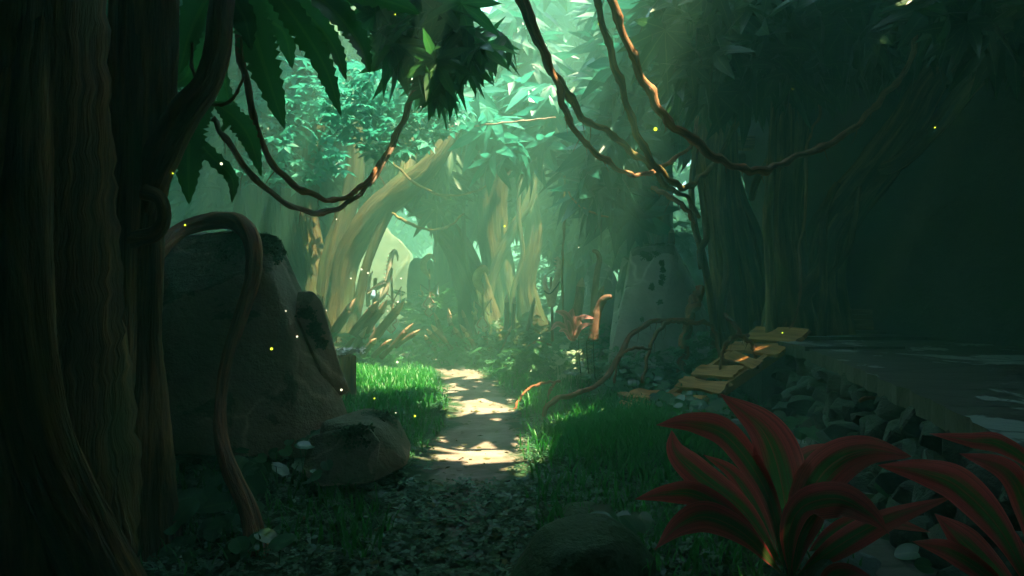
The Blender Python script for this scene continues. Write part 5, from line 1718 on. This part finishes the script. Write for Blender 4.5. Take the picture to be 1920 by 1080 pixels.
heart_plant('round-leaved plants at the foot of the low cracked boulder', [(470, 850), (640, 840), (640, 930), (560, 960), (470, 930)], 42, (0.09, 0.15), hmax=0.32)
heart_plant('two large pale round leaves standing against the low cracked boulder', [(595, 880), (625, 880), (628, 905), (600, 905)], 3, (0.15, 0.19), hmin=0.18, hmax=0.34)
heart_plant('large dark round leaves in front of the left trunks', [(200, 900), (460, 880), (480, 1000), (220, 1060)], 46, (0.12, 0.24), hmax=0.25)
heart_plant('shaded low leaves along the bottom left corner', [(0, 960), (200, 940), (480, 1010), (560, 1079), (0, 1079)], 70, (0.08, 0.18), hmax=0.18)
heart_plant('bright heart-leaved plant below the arching roots', [(1140, 690), (1250, 675), (1265, 740), (1200, 760), (1130, 745)], 130, (0.09, 0.17), hmax=0.42)
heart_plant('heart-leaved creeper around the lower end of the ramp', [(1225, 745), (1370, 740), (1400, 785), (1330, 815), (1230, 800)], 130, (0.08, 0.17), hmax=0.26)
heart_plant('dark heart-leaved creeper over the stone floor', [(1400, 770), (1540, 790), (1680, 860), (1620, 890), (1480, 830)], 60, (0.11, 0.2), hmax=0.16)
heart_plant('dim round leaves between the two red-leaved plants', [(1650, 900), (1760, 900), (1760, 1000), (1660, 960)], 18, (0.10, 0.18), hmax=0.16)
heart_plant('dim low leaves under the right red-leaved plant', [(1680, 1020), (1900, 1020), (1900, 1079), (1690, 1079)], 20, (0.10, 0.16), hmax=0.14)
heart_plant('few round leaves growing beside the mossy foreground boulder', [(1140, 1010), (1200, 1030), (1200, 1070), (1130, 1060)], 7, (0.12, 0.18), hmin=0.12, hmax=0.25)
heart_plant('pale-leaved bush below the pink-leaved plant', [(1035, 690), (1110, 690), (1110, 735), (1040, 735)], 90, (0.08, 0.14), 'cream_leaf', hmin=0.15, hmax=0.55, name='pale_bush')
heart_plant('green creeper on the bank left of the pale-leaved bush', [(1110, 690), (1145, 690), (1145, 745), (1100, 735)], 70, (0.07, 0.12), hmin=0.05, hmax=0.4)
# upright plant with narrow paired leaves
t = thing('upright_plant', 'upright dark-stemmed plant with narrow paired leaves before the boulder', 'plant', tuple(P(1120, 690, 9.6)))
mb, mc = MB(), MB()
for (x, y1, y0, Y) in ((1085, 632, 700, 9.6), (1112, 625, 710, 9.5), (1100, 640, 700, 9.5)):
    tube(mb, [p3(x + 4, y0, Y), p3(x + 1, (y0 + y1) / 2, Y), p3(x, y1, Y)], [.010, .006], 8, 5)
    k = 9
    L = np.array([p3(x + 3 * (1 - s), y0 + (y1 - y0) * s, Y) for s in np.linspace(.25, 1, k) for _ in (0, 1)])
    mc.instances(lance_leaf(1, .13, .2, .3), rot_mats(np.array([0.2, 3.0] * k) + RNG.normal(0, .3, 2 * k), np.full(2 * k, -0.5), np.zeros(2 * k), RNG.uniform(.13, .2, 2 * k)), L)
mb.build('stems', M['stem'], t)
mc.build('leaves', M['heart'], t)


def bush(label, c, r, n, size, mat, tmpl=T_SPRAY, name='bush', group='bushes along the clearing'):
    t = thing(name, label, 'bush', (c[0], c[1], float(hgt(c[0], c[1]))), group)
    mb = MB()
    p = blob(c, r, n, 0.3)
    p = p[p[:, 2] > hgt(p[:, 0], p[:, 1]) + 0.02]
    k = len(p)
    mb.instances(tmpl, rot_mats(RNG.uniform(0, 6.28, k), RNG.uniform(-.7, .5, k), RNG.normal(0, .5, k), RNG.uniform(*size, k)), p)
    for a in range(6):
        q = p[a * 3 % k]
        tube(mb, [(c[0] + .05 * a - .15, c[1], float(hgt(c[0], c[1])) - .05), tuple((np.array(c) + q) / 2), tuple(q)], [.02, .012, .006], 8, 5)
    mb.build('foliage', M[mat], t)
    return t


bush('low fern bush left of the ochre totem', (-1.3, 13.8, 0.25), (0.9, 0.5, 0.45), 150, (0.22, 0.4), 'star_leaf')
bush('low bush at the foot of the ochre totem', (-0.3, 13.4, 0.3), (0.8, 0.5, 0.5), 160, (0.2, 0.36), 'clover')
bush('soft green bush at the right bank of the far path', (0.45, 11.3, 0.25), (0.75, 0.6, 0.42), 320, (0.16, 0.28), 'star_leaf')
bush('bushy undergrowth below the jawbone staff', (0.65, 12.8, 0.3), (0.8, 0.5, 0.55), 220, (0.2, 0.34), 'clover')
bush('undergrowth tangled among the leaning stakes on the left', (-3.0, 12.4, 0.3), (1.1, 0.5, 0.5), 220, (0.2, 0.36), 'heart')
bush('green bush on the bank behind the opening', (-2.3, 20.5, 0.8), (1.6, 1.0, 0.8), 330, (0.3, 0.5), 'star_leaf')
bush('dark bush right of the yellow totem', (-1.5, 18.5, 0.8), (1.0, 0.7, 0.8), 240, (0.3, 0.45), 'star_leaf')
bush('teal bush in front of the sunlit pale boulder', (1.55, 12.4, 0.45), (0.5, 0.4, 0.6), 120, (0.18, 0.3), 'teal_leaf')
bush('dark undergrowth at the right of the ochre totem', (0.2, 15.5, 0.4), (1.2, 0.5, 0.6), 200, (0.24, 0.4), 'clover')
bush('leafy creepers at the foot of the flat-topped boulder', (2.0, 10.3, 0.3), (1.0, 0.4, 0.35), 220, (0.16, 0.28), 'heart')
bush('shrub growing behind the dark left trunks', (-4.6, 8.0, 1.0), (1.2, 1.0, 1.2), 320, (0.3, 0.5), 'canopy')
bush('thicket at the foot of the dark right trees', (4.2, 12.2, 0.8), (1.0, 0.5, 0.6), 120, (0.3, 0.4), 'canopy')
bush('broad thicket far behind the pale central tree', (1.6, 25, 1.6), (2.4, 1.0, 2.2), 420, (0.5, 0.8), 'star_leaf')
bush('leafy bush behind the plank ramp', (3.0, 10.2, 0.5), (0.6, 0.35, 0.5), 150, (0.2, 0.32), 'heart')
bush('sunlit shrub in the clearing behind the bright slit', (8.0, 21.0, 1.2), (1.2, 1.0, 1.4), 260, (0.4, 0.6), 'star_leaf')
bush('sunlit shrub behind the flat-topped boulder', (5.6, 20.8, 3.0), (1.1, 1.0, 1.2), 200, (0.4, 0.6), 'star_leaf')

# ------------------------------------------------------------------ grass, clover, fallen leaves (uncountable)
def scatter(n, x0, x1, y0, y1, dens):
    x = RNG.uniform(x0, x1, n)
    y = RNG.uniform(y0, y1, n)
    k = RNG.random(n) < dens(x, y)
    return x[k], y[k]


def floor_free(x, y):
    return ~in_poly(x, y, [(1.9, 2.5), (2.0, 5.2), (2.25, 6.1), (2.15, 7.0), (2.45, 7.9), (3.4, 8.4), (9, 12), (9, 1.4), (2.4, 1.4)])


def grass_dens(x, y):
    d = path_dist(x, y)
    g = 0.9 * np.exp(-(((x + 2.4) / 1.35) ** 2 + ((y - 10.3) / 2.5) ** 2) ** 2)
    g = np.maximum(g, 1.0 * np.exp(-(((x - 1.25) / 0.85) ** 2 + ((y - 6.9) / 1.7) ** 2) ** 2))
    g = np.maximum(g, 0.45 * np.exp(-(((x - 1.1) / 0.8) ** 2 + ((y - 4.6) / 1.2) ** 2)))
    g = np.maximum(g, 0.35 * (np.abs(d - 0.75) < 0.35) * (vnoise(x, y, 2.2, 1) > .5))
    g = np.maximum(g, 0.10 * (vnoise(x, y, 1.3, 4) > .55))
    g = np.maximum(g, 0.5 * np.exp(-(((x + 2.0) / 2.0) ** 2 + ((y - 21) / 2.0) ** 2)))
    g = np.maximum(g, 0.5 * np.exp(-(((x - .55) / .8) ** 2 + ((y - 11) / .9) ** 2)))
    return g * smooth01(0.42, 0.68, d) * floor_free(x, y)


mb = MB()
x, y = scatter(150000, -4.6, 4.0, 2.8, 17.0, grass_dens)
k = len(x)
s = RNG.uniform(0.09, 0.22, k) * (0.75 + 0.5 * vnoise(x, y, 1.9, 2))
m_ = rot_mats(RNG.uniform(0, 6.28, k), np.zeros(k), np.zeros(k), np.ones(k))
wd_ = RNG.uniform(0.010, 0.018, k) * (1 + y / 14)
m_ = m_ * np.stack([wd_, s, s], -1)[:, None, :]
mb.instances(T_BLADE, m_, np.stack([x, y, hgt(x, y) - 0.01], -1), np.clip(RNG.normal(.5, .2, k), 0, 1))
o = mb.build('grass', M['grass'])
tag(o, 'green grass on both sides of the path', 'grass', None, 'stuff')

mb = MB()
x, y = scatter(90000, -5.5, 4.5, 2.4, 16.0, lambda x, y: 0.75 * smooth01(0.30, 0.7, path_dist(x, y)) * floor_free(x, y) + 0.95 * (y < 5.4) * floor_free(x, y))
k = len(x)
mb.instances(T_CLOVER, rot_mats(RNG.uniform(0, 6.28, k), RNG.normal(0, .3, k), RNG.normal(0, .3, k), RNG.uniform(0.018, 0.045, k) * (1 + y / 20)), np.stack([x, y, hgt(x, y) + RNG.uniform(0.005, 0.06, k)], -1))
o = mb.build('clover', M['clover'])
tag(o, 'dark clover carpet over the forest floor', 'clover', None, 'stuff')

mb = MB()
x, y = scatter(9000, -2.6, 2.6, 2.6, 13.0, lambda x, y: (0.13 + 0.85 * np.exp(-((x + .3) / 0.9) ** 2 - ((y - 4.6) / 0.9) ** 2)) * floor_free(x, y))
k = len(x)
mb.instances(lance_leaf(1, .22, .2, .15, 2), rot_mats(RNG.uniform(0, 6.28, k), RNG.normal(0, .2, k), RNG.normal(0, .3, k), RNG.uniform(0.05, 0.11, k)), np.stack([x, y, hgt(x, y) + 0.012], -1))
o = mb.build('fallen_leaves', M['dead'])
tag(o, 'olive fallen leaves littering the near end of the path', 'leaf litter', None, 'stuff')

# ------------------------------------------------------------------ fireflies
FLY = [  # photo x, y, depth, radius, yellow?, words
    (1229, 242, 5.5, .019, 1, 'largest yellow firefly, glowing beside the long orange vine'), (415, 307, 4.0, .010, 0, 'bright pale firefly before the drooping leaves on the left'), (509, 654, 4.5, .011, 1, 'yellow firefly in front of the tall boulder'),
    (557, 631, 4.5, .008, 0, 'white firefly right of the yellow one before the tall boulder'), (536, 583, 4.8, .006, 0, 'small white firefly above the others before the tall boulder'), (640, 731, 5.0, .011, 0, 'bright white firefly over the foot of the tall boulder'),
    (745, 679, 6.5, .014, 0, 'bright firefly hovering over the left grass mound'), (702, 747, 6.0, .009, 1, 'small yellow firefly low over the left grass mound'), (778, 780, 5.5, .011, 1, 'yellow firefly above the low cracked boulder'), (742, 774, 5.6, .006, 0, 'tiny firefly left of the yellow one above the low boulder'),
    (946, 424, 10, .019, 1, 'firefly in the beam before the pale central tree'), (347, 422, 4.2, .007, 1, 'small yellow firefly above the arching root'), (324, 325, 4.2, .006, 1, 'tiny firefly under the left branch'),
    (631, 411, 8, .010, 0, 'white firefly just below the pale-ended vine'), (612, 582, 7.5, .008, 0, 'white firefly left of the leaning stakes'), (678, 505, 9, .015, 0, 'white firefly high before the bright opening, left of its neighbour'), (690, 512, 9, .015, 0, 'white firefly high before the bright opening, right of its neighbour'),
    (658, 522, 9, .013, 0, 'white firefly against the hazy trunk left of the bright opening'), (752, 522, 9, .013, 0, 'white firefly right of the tall totem'), (746, 566, 9, .015, 0, 'white firefly by the tip of the longest leaning stake'), (727, 583, 9, .009, 0, 'tiny firefly between the leaning stakes'),
    (1011, 634, 9, .011, 0, 'firefly over the right bank of the far path'), (1085, 464, 9, .008, 0, 'tiny firefly left of the hooked tusk post'), (1122, 45, 6, .006, 1, 'tiny yellow firefly by the top of the mossy vine'), (741, 27, 5, .006, 1, 'tiny yellow firefly before the dark star-leaved bough'),
    (789, 200, 7, .006, 0, 'tiny firefly in the lit teal leaves'), (1753, 239, 6, .008, 1, 'lone yellow firefly in the dark hollow on the right'), (1486, 167, 6, .005, 1, 'tiny yellow firefly below the dark leaves on the right'), (1467, 624, 8, .010, 1, 'yellow firefly at the top of the plank ramp'),
    (904, 753, 6.5, .006, 0, 'tiny firefly above the middle sun patch of the path'), (848, 693, 8, .008, 0, 'tiny firefly above the farthest sun patch of the path'), (964, 472, 10, .008, 0, 'tiny firefly right of the ochre totem'), (809, 456, 10, .007, 0, 'tiny firefly before the slanting tree'),
]
bm = bmesh.new()
bmesh.ops.create_icosphere(bm, subdivisions=2, radius=1.0)
FM = {}
for kk, mt in ((0, 'glow_w'), (1, 'glow_y')):
    me = bpy.data.meshes.new('firefly')
    bm.to_mesh(me)
    me.materials.append(M[mt])
    FM[kk] = me
bm.free()
for (x, y, Y, r, yel, lab) in FLY:
    o = bpy.data.objects.new('firefly', FM[yel])
    o.location = P(x, y, Y)
    o.scale = (r * 0.78,) * 3
    COL.objects.link(o)
    tag(o, lab, 'firefly', 'fireflies')

# ------------------------------------------------------------------ the hazy air
mb = MB()
box(mb, (0, 80, 5.8), (330, 250, 16.4), bev=0.01)
hm = NT('forest_haze')
vp = hm.n('ShaderNodeVolumePrincipled')
vp.inputs['Color'].default_value = (0.37, 0.93, 0.69, 1)
vp.inputs['Density'].default_value = 0.034
vp.inputs['Anisotropy'].default_value = 0.0
hm.l(vp.outputs[0], hm.out.inputs['Volume'])
o = mb.build('haze', hm.m, smooth=False)
tag(o, 'green misty air filling the forest', 'haze', None, 'stuff')
